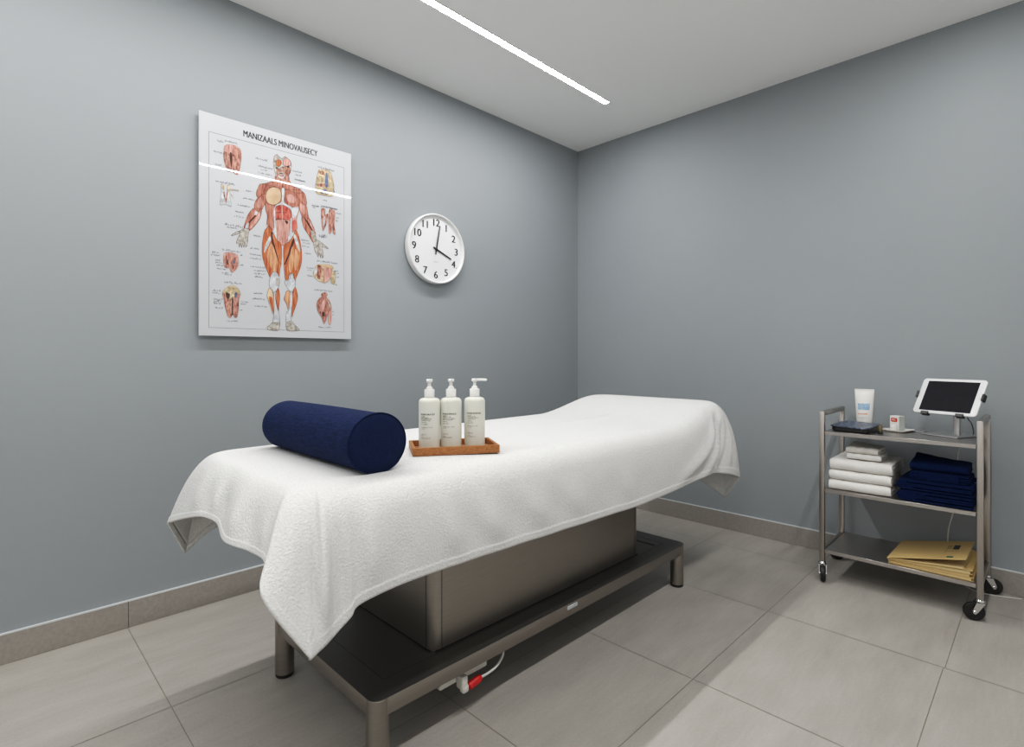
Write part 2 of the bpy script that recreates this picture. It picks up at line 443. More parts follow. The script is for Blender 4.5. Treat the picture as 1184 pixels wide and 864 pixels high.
def build_power_cord():
    t = thing('power_cord', 'pale cord with a red plug under the near rail of the bed', 'power cord', (1.10, 1.235, .085))
    b = bmesh.new()
    M = Matrix.Rotation(PI/2, 4, 'Y')
    M = Matrix.Rotation(math.radians(-9), 4, 'Y') @ M
    prof = [(.009, 0), (.0115, .002), (.0125, .010), (.0125, .038), (.011, .047), (.007, .052)]
    lathe(b, (1.0520, 1.240, .0885), prof, 24, M=M)
    obj('plug', b, M_redpl, t, label='red plug body')
    b = bmesh.new()
    tube(b, spline([(1.102, 1.240, .0960), (1.135, 1.240, .0960), (1.172, 1.240, .104), (1.203, 1.245, .125), (1.214, 1.262, .152), (1.212, 1.30, .172), (1.20, 1.36, .178)], 8), .0042, 10)
    obj('cord', b, M_cord, t)
build_power_cord()

# ------------------------------------------------------------------ draped sheet
RX0, RX1, RY0, RY1 = .53, 2.655, 1.205, 1.885
HEM = [  # rim point (x, y), hem point (x, y, z)
    ((.580, 1.205), (.536, 1.078, .489)),
    ((.61, 1.205), (.580, 1.080, .517)),
    ((.65, 1.205), (.603, 1.088, .533)),
    ((.72, 1.205), (.68, 1.090, .543)),
    ((.88, 1.205), (.83, 1.095, .544)),
    ((1.16, 1.205), (1.13, 1.097, .538)),
    ((1.58, 1.205), (1.565, 1.10, .526)),
    ((1.83, 1.205), (1.811, 1.10, .521)),
    ((2.12, 1.205), (2.098, 1.10, .531)),
    ((2.36, 1.205), (2.385, 1.10, .543)),
    ((2.48, 1.205), (2.50, 1.115, .531)),
    ((2.57, 1.207), (2.62, 1.092, .508)),
    ((2.625, 1.222), (2.762, 1.113, .465)),
    ((2.650, 1.262), (2.765, 1.193, .352)),
    ((2.655, 1.34), (2.725, 1.32, .44)),
    ((2.655, 1.43), (2.735, 1.44, .50)),
    ((2.655, 1.56), (2.715, 1.56, .515)),
    ((2.655, 1.70), (2.73, 1.72, .505)),
    ((2.652, 1.81), (2.72, 1.87, .47)),
    ((2.63, 1.868), (2.745, 1.985, .40)),
    ((2.56, 1.885), (2.60, 1.99, .50)),
    ((2.3, 1.885), (2.3, 1.985, .53)),
    ((1.8, 1.885), (1.8, 1.99, .525)),
    ((1.3, 1.885), (1.3, 1.985, .53)),
    ((.9, 1.885), (.88, 1.99, .525)),
    ((.68, 1.885), (.60, 1.985, .52)),
    ((.588, 1.882), (.484, 2.012, .440)),
    ((.548, 1.862), (.417, 1.925, .573)),
    ((.531, 1.81), (.424, 1.78, .616)),
    ((.53, 1.70), (.428, 1.62, .656)),
    ((.53, 1.60), (.440, 1.53, .657)),
    ((.53, 1.47), (.418, 1.39, .648)),
    ((.53, 1.36), (.434, 1.27, .650)),
    ((.53, 1.29), (.428, 1.165, .655)),
    ((.533, 1.255), (.395, 1.085, .621)),
    ((.548, 1.224), (.468, 1.030, .488)),
]
SHARP = (0, 12, 13, 19, 26, 27, 35)
FOLDS = [ # (index on HEM list, width in index units, amplitude, start of growth t0, diagonal lean)
    (34.35, .28, .006, .10, -.3), (35.72, .30, .022, .12, .2), (35.05, .32, -.020, .12, 0), (.55, .3, -.008, .25, .2),
    (2.6, .3, .012, .3, 0), (3.4, .22, -.006, .35, 0),
    (4.25, .11, .015, .35, .35), (4.5, .10, -.007, .4, .4), (4.75, .12, .017, .4, .45), (5.0, .10, -.008, .4, .4), (5.25, .09, .016, .4, .4), (5.45, .08, -.007, .45, .35), (5.65, .09, .013, .45, .35),
    (6.2, .16, -.006, .5, .4), (6.6, .16, .007, .5, .5), (7.1, .2, -.004, .5, .4),
    (8.2, .24, .026, .08, -2.9), (8.7, .20, -.016, .08, -2.9), (9.1, .20, .030, .06, -2.5), (9.5, .17, -.015, .08, -2.0), (9.9, .18, .022, .08, -1.5), (10.3, .17, -.013, .1, -.9), (10.7, .18, .015, .1, -.4), (11.15, .18, -.009, .12, -.1),
    (11.6, .25, .008, .2, 0), (12.6, .25, .006, .3, 0),
    (14.5, .4, .016, .3, 0), (15.5, .4, -.012, .3, 0), (16.5, .4, .014, .3, 0), (17.5, .4, -.012, .3, 0), (18.3, .4, .012, .3, 0),
    (28.5, .25, .010, .3, 0), (29.0, .22, -.006, .35, 0), (29.6, .22, .010, .35, 0), (30.3, .22, -.008, .4, 0), (31.1, .22, .010, .35, .1), (31.8, .22, -.007, .4, 0), (32.5, .22, .009, .4, 0),
    (21.5, .4, .012, .3, 0), (22.6, .4, -.01, .3, 0), (23.6, .4, .012, .3, 0), (24.6, .4, -.01, .3, 0),
]
def corner_spline(pts, n, sharp):
    P = [Vector(p) for p in pts]; m = len(P); out = []
    for i in range(m):
        a, b = P[i], P[(i+1) % m]
        ta = (b-a)*.9 if i in sharp else (b-P[i-1])*.5
        j = (i+1) % m
        tb = (b-a)*.9 if j in sharp else (P[(j+1) % m]-a)*.5
        L = (b-a).length
        if ta.length > 1.6*L: ta *= 1.6*L/ta.length
        if tb.length > 1.6*L: tb *= 1.6*L/tb.length
        for k in range(n):
            t = k/n; t2 = t*t; t3 = t2*t
            out.append(a*(2*t3-3*t2+1)+ta*(t3-2*t2+t)+b*(-2*t3+3*t2)+tb*(t3-t2))
    return out
def build_sheet():
    n = len(HEM); K = 22
    rim = spline([(*a, 0) for a, _ in HEM], K, closed=True)
    hem = corner_spline([h for _, h in HEM], K, SHARP)
    m = len(rim)
    ts = [i/18*.9 for i in range(1, 19)]+[.925, .937, .942, .95, .965, .985, 1.0]
    bm = bmesh.new()
    cx0, cx1, cy = RX0+.345, RX1-.345, (RY0+RY1)/2
    loops = []
    # inside of the rim: rings towards a centre line
    for s in (.5, .4, .32, .25, .18, .12, .06, 0):
        lp = []
        for p in rim:
            c = Vector((min(max(p.x, cx0), cx1), cy, 0))
            q = p.lerp(c, s)
            crown = .0035*smooth01(0, .3, s)
            q.z = top_z(q.x, q.y)-.0035+crown
            lp.append(q)
        loops.append(lp)
    rng = random.Random(8)
    for t in ts:
        lp = []
        for i, p in enumerate(rim):
            idx = i/K
            z0 = top_z(p.x, p.y)-.0035
            h = hem[i]; dxy = Vector((h.x-p.x, h.y-p.y, 0)); D = dxy.length; nn = dxy.normalized()
            p0 = Vector((p.x, p.y, z0))
            le = smooth01(25.2, 26.5, idx)*(1-smooth01(35.3, 35.9, idx))     # the left end slants outwards
            ns = smooth01(1.5, 3, idx)*(1-smooth01(10, 12, idx))              # the long near side bellies out a little
            p1 = p0+nn*min(D*(.98-.55*le), .104)*(1+.15*ns)+Vector((0, 0, -.001))
            p2 = Vector((p.x, p.y, 0))+nn*(D*(.97-.20*le+.13*ns-.17*math.exp(-((idx-34)/.6)**2))); p2.z = h.z+(z0-h.z)*.50
            q = p0*(1-t)**3+p1*3*t*(1-t)**2+p2*3*t*t*(1-t)+h*t**3
            dsp = 0
            for fi, fw, fa, t0, lean in FOLDS:
                dd = idx-(fi+lean*(t-.9)); dd = (dd+n/2) % n-n/2
                if abs(dd) < fw*3: dsp += fa*math.exp(-(dd/fw)**2)*smooth01(t0, .85, t)*(1-.9*smooth01(.72, 1, t))
            q += nn*dsp
            if t >= .94: q += nn*.0022
            lp.append(q)
        loops.append(lp)
    V = [[bm.verts.new(p) for p in lp] for lp in loops]
    for a, b in zip(V[:-1], V[1:]):
        for i in range(m):
            j = (i+1) % m
            bm.faces.new((a[i], b[i], b[j], a[j]))
    # fill the flat middle with an even net
    inner = loops[0]; m0 = len(inner)
    pts2 = [p.to_2d() for p in inner]
    ix0, ix1 = min(p.x for p in pts2), max(p.x for p in pts2); iy0, iy1 = min(p.y for p in pts2), max(p.y for p in pts2)
    gx = ix0+.03
    while gx < ix1-.025:
        gy = iy0+.03
        while gy < iy1-.025:
            pts2.append(Vector((gx, gy))); gy += .04
        gx += .03
    vo, eo, fo, ov, oe, of = geometry.delaunay_2d_cdt(pts2, [(k, (k+1) % m0) for k in range(m0)], [], 1, 1e-6)
    vm = []
    for k, v in enumerate(vo):
        if ov[k] and ov[k][0] < m0: vm.append(V[0][ov[k][0]])
        else: vm.append(bm.verts.new((v.x, v.y, top_z(v.x, v.y))))
    for f in fo:
        try: bm.faces.new([vm[k] for k in f])
        except ValueError: pass
    bmesh.ops.recalc_face_normals(bm, faces=bm.faces)
    up = sum(f.normal.z*f.calc_area() for f in bm.faces)
    if up < 0: bmesh.ops.reverse_faces(bm, faces=bm.faces)
    o = obj('sheet', bm, M_towel, origin=(1.55, 1.546, .788), angle=180)
    md = o.modifiers.new('thick', 'SOLIDIFY'); md.thickness = .007; md.offset = -1
    tag(o, 'white terry sheet draped over the massage bed, corners hanging down', 'sheet')
build_sheet()

# ------------------------------------------------------------------ bolster
BZ = .7885
def build_bolster():
    cx, r = .740, .0835; cz = BZ+.0742
    y0, y1 = 1.236, 1.835
    t = thing('bolster_pillow', 'navy blue cylindrical bolster lying across the white sheet', 'bolster', (cx, (y0+y1)/2, BZ))
    n = 56
    def sec(k, y, ins=0):
        out = []
        for i in range(n):
            a = 2*PI*i/n; x = (r-ins)*math.cos(a)*1.01; z = (r-ins)*math.sin(a)*.93
            zb = -(cz-BZ)
            if z < zb: z = zb
            elif z < zb+.02 : z = zb+(z-zb)*.9
            out.append(Vector((cx+x, y, cz+z)))
        return out
    b = bmesh.new()
    ys = [y0+(y1-.03-y0)*k/22 for k in range(23)]
    rng = random.Random(2)
    L_ = []
    for k, y in enumerate(ys):
        sag = .004*math.sin(PI*k/22)
        L_.append(sec(k, y, -sag*.4+(0.0015 if k == 0 else 0)))
    for a in (18, 36, 54, 72, 86): L_.append(sec(0, y1-.05+.045*math.sin(math.radians(a))+.012, .050*(1-math.cos(math.radians(a)))))
    rings(b, L_, cap=False)
    b.verts.ensure_lookup_table()
    b.faces.new([b.verts[len(b.verts)-n+i] for i in range(n)])
    bmesh.ops.recalc_face_normals(b, faces=b.faces)
    obj('bolster_body', b, M_navy, t)
    b = bmesh.new()
    rings(b, [sec(0, y0, .001), sec(0, y0-.004, .006), sec(0, y0-.008, .02), sec(0, y0-.011, .04), sec(0, y0-.012, .07)], cap=False)
    b.verts.ensure_lookup_table(); b.faces.new([b.verts[len(b.verts)-n+i] for i in range(n)])
    bmesh.ops.recalc_face_normals(b, faces=b.faces)
    obj('end_panel', b, M_navycap, t, label='round end panel of plain navy fabric')
    b = bmesh.new(); s = sec(0, y0, -.001); s.append(s[0]); s.append(s[1])
    tube(b, s, .0022, 8); obj('piping', b, M_navycap, t)
build_bolster()

# ------------------------------------------------------------------ tray and bottles
TA = math.radians(-30)
TC = Vector((1.079, 1.346, 0))
def tw(x, y, z):  # tray frame -> world
    return Vector((TC.x+x*math.cos(TA)-y*math.sin(TA), TC.y+x*math.sin(TA)+y*math.cos(TA), z))
TM = Matrix.Translation((TC.x, TC.y, 0)) @ Matrix.Rotation(TA, 4, 'Z')
TZ = .7888
def build_tray():
    t = thing('wooden_tray', 'shallow brown wooden tray holding the three pump bottles', 'tray', (TC.x, TC.y, TZ))
    w, d, h, th = .268, .164, .0245, .010
    b = bmesh.new(); box(b, (-w/2+th, -d/2+th, TZ+.0005), (w/2-th, d/2-th, TZ+.006), M=TM); obj('base', b, M_wood, t)
    for lo, hi in (((-w/2, -d/2), (w/2, -d/2+th)), ((-w/2, d/2-th), (w/2, d/2)), ((-w/2, -d/2+th), (-w/2+th, d/2-th)), ((w/2-th, -d/2+th), (w/2, d/2-th))):
        b = bmesh.new(); box(b, (*lo, TZ), (*hi, TZ+h), .0012, 2, M=TM); obj('rim', b, M_wood, t)
build_tray()

def cyl_place(c, R, a0):  # wrap (x, y) round a cylinder whose front faces angle a0
    def f(x, y):
        a = a0+x/R
        return Vector((c.x+R*math.cos(a), c.y+R*math.sin(a), c.z+y))
    return f
def build_bottle(tx, label, word, noz_angle, text_shift, seed):
    c = tw(tx, 0, TZ+.0065); R = .0334
    t = thing('lotion_bottle', label, 'bottle', c, 'pump bottles in the wooden tray')
    b = bmesh.new()
    lathe(b, c, [(R-.005, 0), (R-.001, .0015), (R, .006), (R, .150), (R-.0015, .156), (R-.006, .1605), (R-.013, .1625), (.0165, .1635), (.0150, .1645), (.0150, .168)], 48)
    body = obj('bottle_body', b, M_bottle, t)
    b = bmesh.new()
    lathe(b, c, [(.0142, .1655), (.0158, .1658), (.0158, .1885), (.0148, .190), (.011, .1905)], 36)
    cl = obj('collar', b, M_pump, t)
    b = bmesh.new()
    lathe(b, c, [(.0105, .1900), (.0100, .1945), (.0068, .1985), (.0050, .1995), (.0048, .212), (.0062, .214)], 28)
    obj('pump_stem', b, M_pump, t)
    b = bmesh.new()
    lathe(b, c, [(.0060, .2125), (.0098, .2145), (.0100, .2205), (.0085, .2222), (.003, .2225)], 28)
    dx, dy = math.cos(noz_angle), math.sin(noz_angle)
    tube(b, [c+Vector((dx*k, dy*k, z)) for k, z in ((.004, .2180), (.020, .2185), (.036, .2178), (.0385, .2160))], .0042, 12)
    obj('pump_nozzle', b, M_pump, t)
    # print on the body, facing the room
    toc = math.atan2(-c.y, -c.x)           # towards the viewer's side of the room
    P = cyl_place(c, R+.0003, toc)
    rng = random.Random(seed)
    b = text_bm(word, .0072, lambda x, y: P(x+text_shift, y+.1130), over=.00022, width=.047)
    for v, h_, l_, m_ in ((.1065, .0034, .014, 0), (.1025, .0038, .028, 1), (.0985, .0032, .038, 1), (.0945, .0036, .034, 1), (.0885, .0030, .018, 1), (.0825, .0034, .020, 1), (.0725, .0030, .036, 1), (.0680, .0028, .014, 1), (.0500, .0034, .018, 1), (.0435, .0024, .010, 1), (.0390, .0036, .028, 1)):
        scribble(b, P, text_shift-.022, v, l_*rng.uniform(.85, 1.1), h_, rng, m_, 1.15)
    obj('label_print', b, [M_ink, M_inkg], body, smooth=False, label='dark fine print')
build_bottle(-.0755, 'frosted white pump bottle nearest the navy bolster', 'NUIKORATEE', -PI*.75, -.006, 1)
build_bottle(-.0068, 'frosted white pump bottle in the middle of the three on the tray', 'NUKAFRAGE', -PI*.75, -.006, 2)
build_bottle(.0700, 'frosted white pump bottle standing apart, its spout pointing right', 'MAIKAFRASE', -PI*.25+.15, -.002, 3)

# ------------------------------------------------------------------ wall clock
def build_clock():
    cx, cz, R, D = 1.943, 1.731, .2085, .045
    t = thing('wall_clock', 'round white wall clock with black numerals beside the poster', 'clock', (cx, YW, cz))
    M = Matrix.Rotation(PI/2, 4, 'X')     # +Z of the lathe -> -Y, out of the wall
    c = (cx, YW-.001, cz)
    b = bmesh.new()
    lathe(b, c, [(R*.93, 0), (R*.985, .004), (R, .010), (R, D-.007), (R-.002, D-.002), (R-.006, D), (R-.010, D-.002), (R-.0125, D-.010), (R-.0135, D-.0165)], 96, M=M, cap=False)
    obj('case', b, M_wplastic, t)
    b = bmesh.new(); lathe(b, c, [(R-.0132, D-.0185), (R-.0132, D-.0160)], 96, M=M)
    obj('dial', b, M_clockface, t, smooth=False)
    yf = YW-.001-(D-.0160)-.0004
    ox, oz = cx-.004, cz-.001
    pl = lambda px, pz: (lambda x, y: Vector((px+x, yf, pz+y)))
    for k in range(1, 13):
        a = PI/2-2*PI*k/12; rr = .1555
        obj('numeral', text_bm(str(k), .061, pl(ox+rr*math.cos(a), oz+rr*math.sin(a)), over=.0014), M_clockink, t, smooth=False)
    b = bmesh.new(); a = PI/2-2*PI*4/12
    quad(b, [(ox+.1555*math.cos(a)+x, yf, oz+.1555*math.sin(a)+z) for x, z in ((.0195, -.020), (.024, -.020), (.024, -.0145), (.0195, -.0145))])
    obj('numeral', b, M_clockink, t, smooth=False, label='dot after the numeral 4')
    b = bmesh.new(); rng = random.Random(5)
    scribble(b, lambda x, y: Vector((x, yf, y)), ox-.019, oz-.076, .036, .0052, rng, 0, 1.2)
    obj('dial_print', b, M_clockgrey, t, smooth=False)
    def hand(name, tip, tail, w0, w1, y):
        tip = Vector((tip[0], 0, tip[1])); tail = Vector((tail[0], 0, tail[1]))
        d = (tip-tail).normalized(); nrm = Vector((-d.z, 0, d.x)); bb = bmesh.new()
        pts = [tail+nrm*w0*.8, tail-nrm*w0*.8, -nrm*w0, tip-nrm*w1, tip+nrm*w1, nrm*w0]
        o0 = Vector((ox, 0, oz))
        fr = [bb.verts.new(o0+p+Vector((0, y-.0012, 0))) for p in pts]; bk = [bb.verts.new(o0+p+Vector((0, y, 0))) for p in pts]
        bb.faces.new(fr); bb.faces.new(bk[::-1])
        for i in range(6): bb.faces.new((fr[i], bk[i], bk[(i+1) % 6], fr[(i+1) % 6]))
        bmesh.ops.recalc_face_normals(bb, faces=bb.faces)
        obj(name, bb, M_clockink, t, smooth=False)
    hand('minute_hand', (.026, .140), (-.006, -.033), .0048, .0026, yf-.006)
    hand('hour_hand', (.1135, -.047), (-.020, .009), .0052, .0036, yf-.003)
    b = bmesh.new(); lathe(b, (ox, yf-.001, oz), [(.007, 0), (.007, .008), (.005, .009)], 20, M=M)
    obj('centre_cap', b, M_clockink, t)
    # clear dome omitted pane: thin flat glass
build_clock()

# ------------------------------------------------------------------ anatomy poster
def build_poster():
    yf = YW-.026; x0, x1, z0, z1 = .677, 1.391, 1.1795, 2.1535
    t = thing('anatomy_poster', 'glossy white muscle anatomy chart hung on the left wall', 'poster', ((x0+x1)/2, YW, z0))
    b = bmesh.new(); box(b, (x0, yf, z0), (x1, yf+.010, z1), .0008, 1, mi=0)
    obj('panel', b, M_paper, t, smooth=False)
    for px in (x0+.1, x1-.1):
        for pz in (z0+.1, z1-.1):
            b = bmesh.new(); lathe(b, (px, YW-.0002, pz), [(.01, 0), (.01, .0157)], 16, M=Matrix.Rotation(PI/2, 4, 'X')); obj('standoff', b, M_chrome, t)
    b = bmesh.new(); box(b, (x0+.12, yf+.0102, z1-.13), (x1-.12, YW-.0002, z1-.09)); obj('hanging_rail', b, M_alu, t, smooth=False)
    cnt = [0]
    crops = {'2': (290, 170, 14.4), '3': (260, 205, 9.092), '4': (280, 270, 7.2), 'a': (235, 150, 8.633), 'b': (235, 275, 7.85), 'c': (350, 185, 8.64), 'd': (350, 285, 8.23)}
    def P(k, x, y):
        ox, oy, s = crops[k]; return on_y(ox+x/s, oy+y/s, yf)
    def poly(bm, k, pts, mi, outline=True, n=5, w=.0015, sharp=False):
        pp = [P(k, *q) for q in pts]
        if not sharp: pp = spline(pp, n, closed=True)
        cnt[0] += 1; dy = -.00025-.000012*cnt[0]
        pp = [Vector((p.x, yf+dy, p.z)) for p in pp]
        vs = [bm.verts.new(p) for p in pp]
        for a, b_, c in geometry.tessellate_polygon([pp]):
            try: f = bm.faces.new((vs[a], vs[b_], vs[c])); f.material_index = mi
            except ValueError: pass
        if outline:
            m = len(pp)
            for i in range(m):
                p, q = pp[i], pp[(i+1) % m]; d = (q-p)
                if d.length < 1e-6: continue
                d.normalize(); nn = Vector((-d.z, 0, d.x))*w*.5; o = Vector((0, -.000006, 0))
                quad(bm, [p-nn+o-d*w*.3, q-nn+o+d*w*.3, q+nn+o+d*w*.3, p+nn+o-d*w*.3], 0)
    mats = [M_out, M_red, M_org, M_lorg, M_brt, M_pnk, M_tan, M_wht, M_bone, M_blot, M_btan, M_blue]
    O, RED, ORG, LOR, BRT, PNK, TAN, WHT, BON, BLT, BTN, BLU = range(12)
    b = bmesh.new()
    poly(b, '3', [(470, 70), (380, 72), (345, 120), (330, 170), (345, 215), (425, 270), (520, 320), (700, 320), (778, 300), (855, 297), (853, 220), (835, 170), (790, 130), (720, 95), (600, 60)], RED)
    # neck, head
    poly(b, '3', [(490, 45), (530, 30), (533, -10), (662, -10), (680, 35), (720, 95), (800, 128), (700, 130), (600, 120), (520, 95), (440, 80), (385, 72), (440, 60)], RED)
    poly(b, '2', [(380, 200), (400, 145), (440, 125), (470, 160), (520, 190), (570, 160), (620, 195), (660, 240), (675, 320), (660, 420), (635, 470), (625, 540), (450, 540), (415, 480), (395, 400), (378, 320)], BON)
    poly(b, '2', [(415, 250), (440, 215), (490, 220), (510, 260), (490, 310), (450, 325), (425, 300)], ORG)
    poly(b, '2', [(540, 240), (560, 190), (610, 190), (655, 240), (660, 300), (600, 320), (550, 300)], PNK)
    poly(b, '2', [(430, 350), (480, 370), (520, 330), (570, 330), (640, 330), (660, 400), (630, 470), (622, 570), (430, 570), (440, 450)], BLT)
    poly(b, '2', [(450, 470), (465, 500), (500, 522), (545, 518), (566, 465), (560, 455), (540, 495), (505, 500), (472, 485)], WHT, False)
    poly(b, '2', [(470, 425), (505, 415), (540, 425), (545, 455), (510, 470), (478, 460)], BON, False)
    poly(b, '2', [(475, 440), (505, 432), (540, 440), (538, 447), (505, 442), (478, 450)], O, False)
    poly(b, '2', [(495, 370), (515, 340), (535, 372), (515, 392)], BON, False)
    poly(b, '2', [(415, 340), (440, 335), (445, 360), (420, 362)], O, False)
    poly(b, '2', [(600, 320), (640, 310), (635, 340), (605, 345)], O, False)
    for xx in (455, 500, 545, 590): poly(b, '2', [(xx, 540), (xx+8, 540), (xx+14, 640), (xx+4, 640)], PNK, False)
    # shoulders, chest
    poly(b, '3', [(375, 70), (345, 120), (330, 170), (345, 215), (380, 195), (420, 165), (465, 115), (440, 88)], RED)
    poly(b, '3', [(420, 160), (465, 110), (530, 100), (592, 125), (600, 220), (570, 270), (510, 300), (450, 285), (420, 250)], RED)
    poly(b, '3', [(432, 180), (452, 135), (500, 105), (558, 117), (586, 150), (590, 220), (568, 268), (510, 290), (452, 268), (430, 220)], TAN)
    poly(b, '3', [(622, 160), (640, 130), (700, 150), (750, 170), (780, 230), (775, 290), (735, 318), (670, 295), (630, 250)], RED)
    poly(b, '3', [(650, 190), (700, 180), (740, 220), (735, 270), (690, 265), (655, 240)], PNK, False)
    poly(b, '3', [(735, 165), (780, 168), (835, 170), (853, 220), (855, 297), (830, 280), (790, 240), (765, 205)], RED)
    # flanks and belly
    poly(b, '3', [(425, 265), (460, 285), (510, 300), (525, 340), (512, 470), (512, 560), (470, 520), (440, 495), (445, 410), (428, 340)], RED)
    poly(b, '3', [(700, 330), (740, 325), (775, 300), (778, 360), (755, 440), (760, 550), (720, 570), (700, 590), (690, 460), (700, 400)], PNK)
    poly(b, '3', [(705, 470), (745, 455), (752, 540), (712, 560)], BRT, False)
    poly(b, '3', [(705, 330), (770, 320), (755, 400), (715, 430)], WHT, False)
    poly(b, '3', [(530, 330), (560, 300), (600, 292), (650, 305), (690, 350), (697, 430), (690, 465), (540, 455), (525, 400)], BRT)
    poly(b, '3', [(610, 298), (650, 305), (690, 360), (692, 430), (640, 400), (610, 370)], BRT)
    poly(b, '3', [(540, 450), (690, 458), (685, 530), (665, 640), (640, 720), (590, 712), (560, 705), (548, 620), (538, 530)], PNK)
    for yy in (372, 440): poly(b, '3', [(530, yy), (600, yy-6), (640, yy+4), (640, yy+9), (600, yy), (530, yy+6)], O, False)
    poly(b, '3', [(596, 292), (606, 292), (610, 640), (600, 640)], PNK, False)
    poly(b, '3', [(630, 455), (665, 465), (655, 495), (640, 480)], O, False)
    poly(b, '3', [(512, 345), (528, 330), (532, 450), (548, 655), (520, 610), (440, 515), (445, 500), (512, 555)], WHT, w=.0007)
    poly(b, '3', [(690, 445), (704, 430), (706, 580), (756, 548), (753, 572), (715, 612), (692, 650), (664, 655), (672, 600), (685, 530)], WHT, w=.0007)
    poly(b, '3', [(598, 120), (626, 128), (620, 250), (650, 285), (700, 312), (702, 345), (640, 303), (600, 290), (540, 303), (526, 345), (520, 320), (540, 290), (585, 268), (598, 220)], WHT, w=.0006)
    # image-left arm
    poly(b, '3', [(345, 220), (420, 175), (428, 260), (400, 320), (372, 365), (330, 352), (308, 310), (318, 260)], RED)
    poly(b, '3', [(355, 230), (385, 215), (380, 300), (350, 325), (332, 290)], PNK, False)
    poly(b, '3', [(310, 325), (345, 360), (387, 330), (372, 420), (330, 490), (265, 558), (245, 548), (230, 548), (200, 535), (215, 470), (240, 400), (275, 350)], RED)
    poly(b, '3', [(360, 370), (372, 400), (330, 480), (270, 540), (262, 525), (310, 460)], PNK, False)
    poly(b, '3', [(322, 350), (345, 370), (330, 400), (312, 390)], WHT, False)
    poly(b, '3', [(310, 405), (328, 408), (262, 480), (245, 478)], O, False)
    poly(b, '3', [(228, 490), (250, 480), (240, 540), (215, 535)], WHT, False)
    poly(b, '3', [(195, 540), (255, 545), (245, 600), (238, 690), (222, 735), (208, 690), (200, 740), (186, 695), (175, 742), (164, 695), (150, 735), (142, 690), (120, 695), (135, 640), (158, 592), (120, 602), (75, 615), (72, 605), (120, 575), (165, 560)], BON, n=3)
    # image-right arm
    poly(b, '3', [(780, 262), (830, 288), (858, 303), (876, 400), (887, 442), (850, 442), (815, 425), (785, 340)], RED)
    poly(b, '3', [(795, 275), (830, 310), (840, 385), (820, 385), (793, 320)], PNK, False)
    poly(b, '3', [(810, 420), (887, 437), (920, 500), (945, 560), (960, 640), (965, 668), (930, 692), (880, 610), (835, 540), (815, 480)], RED)
    poly(b, '3', [(838, 440), (852, 440), (938, 575), (928, 588)], O, False)
    poly(b, '3', [(870, 450), (890, 460), (940, 560), (925, 560)], PNK, False)
    poly(b, '3', [(900, 560), (945, 590), (966, 662), (935, 682)], BON, False)
    poly(b, '3', [(930, 685), (970, 660), (1030, 700), (1085, 745), (1075, 752), (1020, 730), (1030, 780), (1035, 840), (1022, 845), (1012, 805), (1005, 848), (992, 805), (978, 840), (965, 800), (950, 790), (940, 740)], BON, n=3)
    # image-left leg
    poly(b, '4', [(178, 10), (200, -40), (235, 0), (240, 60), (265, 120), (300, 230), (325, 240), (315, 300), (305, 360), (280, 320), (255, 325), (235, 370), (215, 330), (190, 270), (168, 190), (165, 110)], ORG)
    poly(b, '4', [(212, -60), (245, -30), (270, 20), (292, 60), (325, 95), (325, 240), (300, 225), (262, 120), (235, 55), (200, 10)], ORG)
    poly(b, '4', [(238, -10), (262, 20), (300, 210), (290, 215), (255, 110)], O, False)
    poly(b, '4', [(250, 10), (292, 66), (322, 100), (322, 225), (303, 215)], ORG, False)
    poly(b, '4', [(228, 25), (236, 62), (192, 150), (180, 152), (195, 90)], WHT, False)
    poly(b, '4', [(240, 80), (280, 170), (296, 240), (286, 320), (255, 320), (225, 250), (203, 190)], LOR, True, w=.0006)
    poly(b, '4', [(235, 130), (250, 180), (262, 300), (240, 260), (222, 200)], LOR, True, w=.0005)
    poly(b, '4', [(250, 330), (275, 318), (300, 345), (313, 400), (300, 450), (282, 480), (262, 500), (248, 470), (227, 440), (230, 375)], WHT)
    poly(b, '4', [(282, 370), (305, 380), (303, 430), (280, 425)], BON, False)
    poly(b, '4', [(225, 455), (248, 475), (262, 540), (264, 610), (256, 672), (235, 610), (208, 530), (212, 490)], TAN)
    poly(b, '4', [(220, 530), (255, 545), (258, 660), (238, 605)], ORG, False)
    poly(b, '4', [(300, 455), (313, 520), (306, 610), (300, 655), (285, 580), (275, 520), (282, 485)], ORG)
    poly(b, '4', [(262, 500), (280, 490), (275, 530), (290, 620), (305, 660), (312, 720), (308, 755), (255, 750), (262, 680), (266, 600)], WHT)
    poly(b, '4', [(255, 742), (310, 745), (308, 790), (295, 808), (240, 805), (212, 797), (210, 778), (235, 760)], BON)
    # image-right leg
    poly(b, '4', [(425, 20), (445, -30), (470, 20), (488, 100), (496, 180), (490, 260), (465, 330), (447, 375), (440, 430), (430, 360), (415, 330), (390, 350), (385, 380), (360, 385), (352, 330), (345, 240), (345, 110), (375, 80), (405, 50)], ORG)
    poly(b, '4', [(420, 50), (434, 70), (382, 210), (355, 262), (350, 250), (375, 190)], O, False)
    poly(b, '4', [(350, 110), (380, 85), (410, 60), (372, 190), (352, 235)], ORG, False)
    poly(b, '4', [(428, 20), (440, 10), (462, 60), (480, 130), (478, 152), (450, 100)], WHT, False)
    poly(b, '4', [(402, 150), (425, 105), (432, 200), (415, 312), (395, 322), (385, 260)], LOR, True, w=.0006)
    poly(b, '4', [(440, 130), (470, 180), (470, 240), (445, 312), (432, 250)], LOR, True, w=.0006)
    poly(b, '4', [(365, 270), (380, 250), (388, 340), (380, 385), (362, 385), (352, 335)], ORG, True, w=.0006)
    poly(b, '4', [(408, 332), (428, 370), (443, 400), (440, 440), (425, 470), (415, 500), (398, 482), (375, 450), (354, 420), (358, 392), (385, 390), (400, 370)], WHT)
    poly(b, '4', [(370, 480), (398, 490), (398, 560), (385, 640), (370, 590), (348, 550), (355, 520)], LOR)
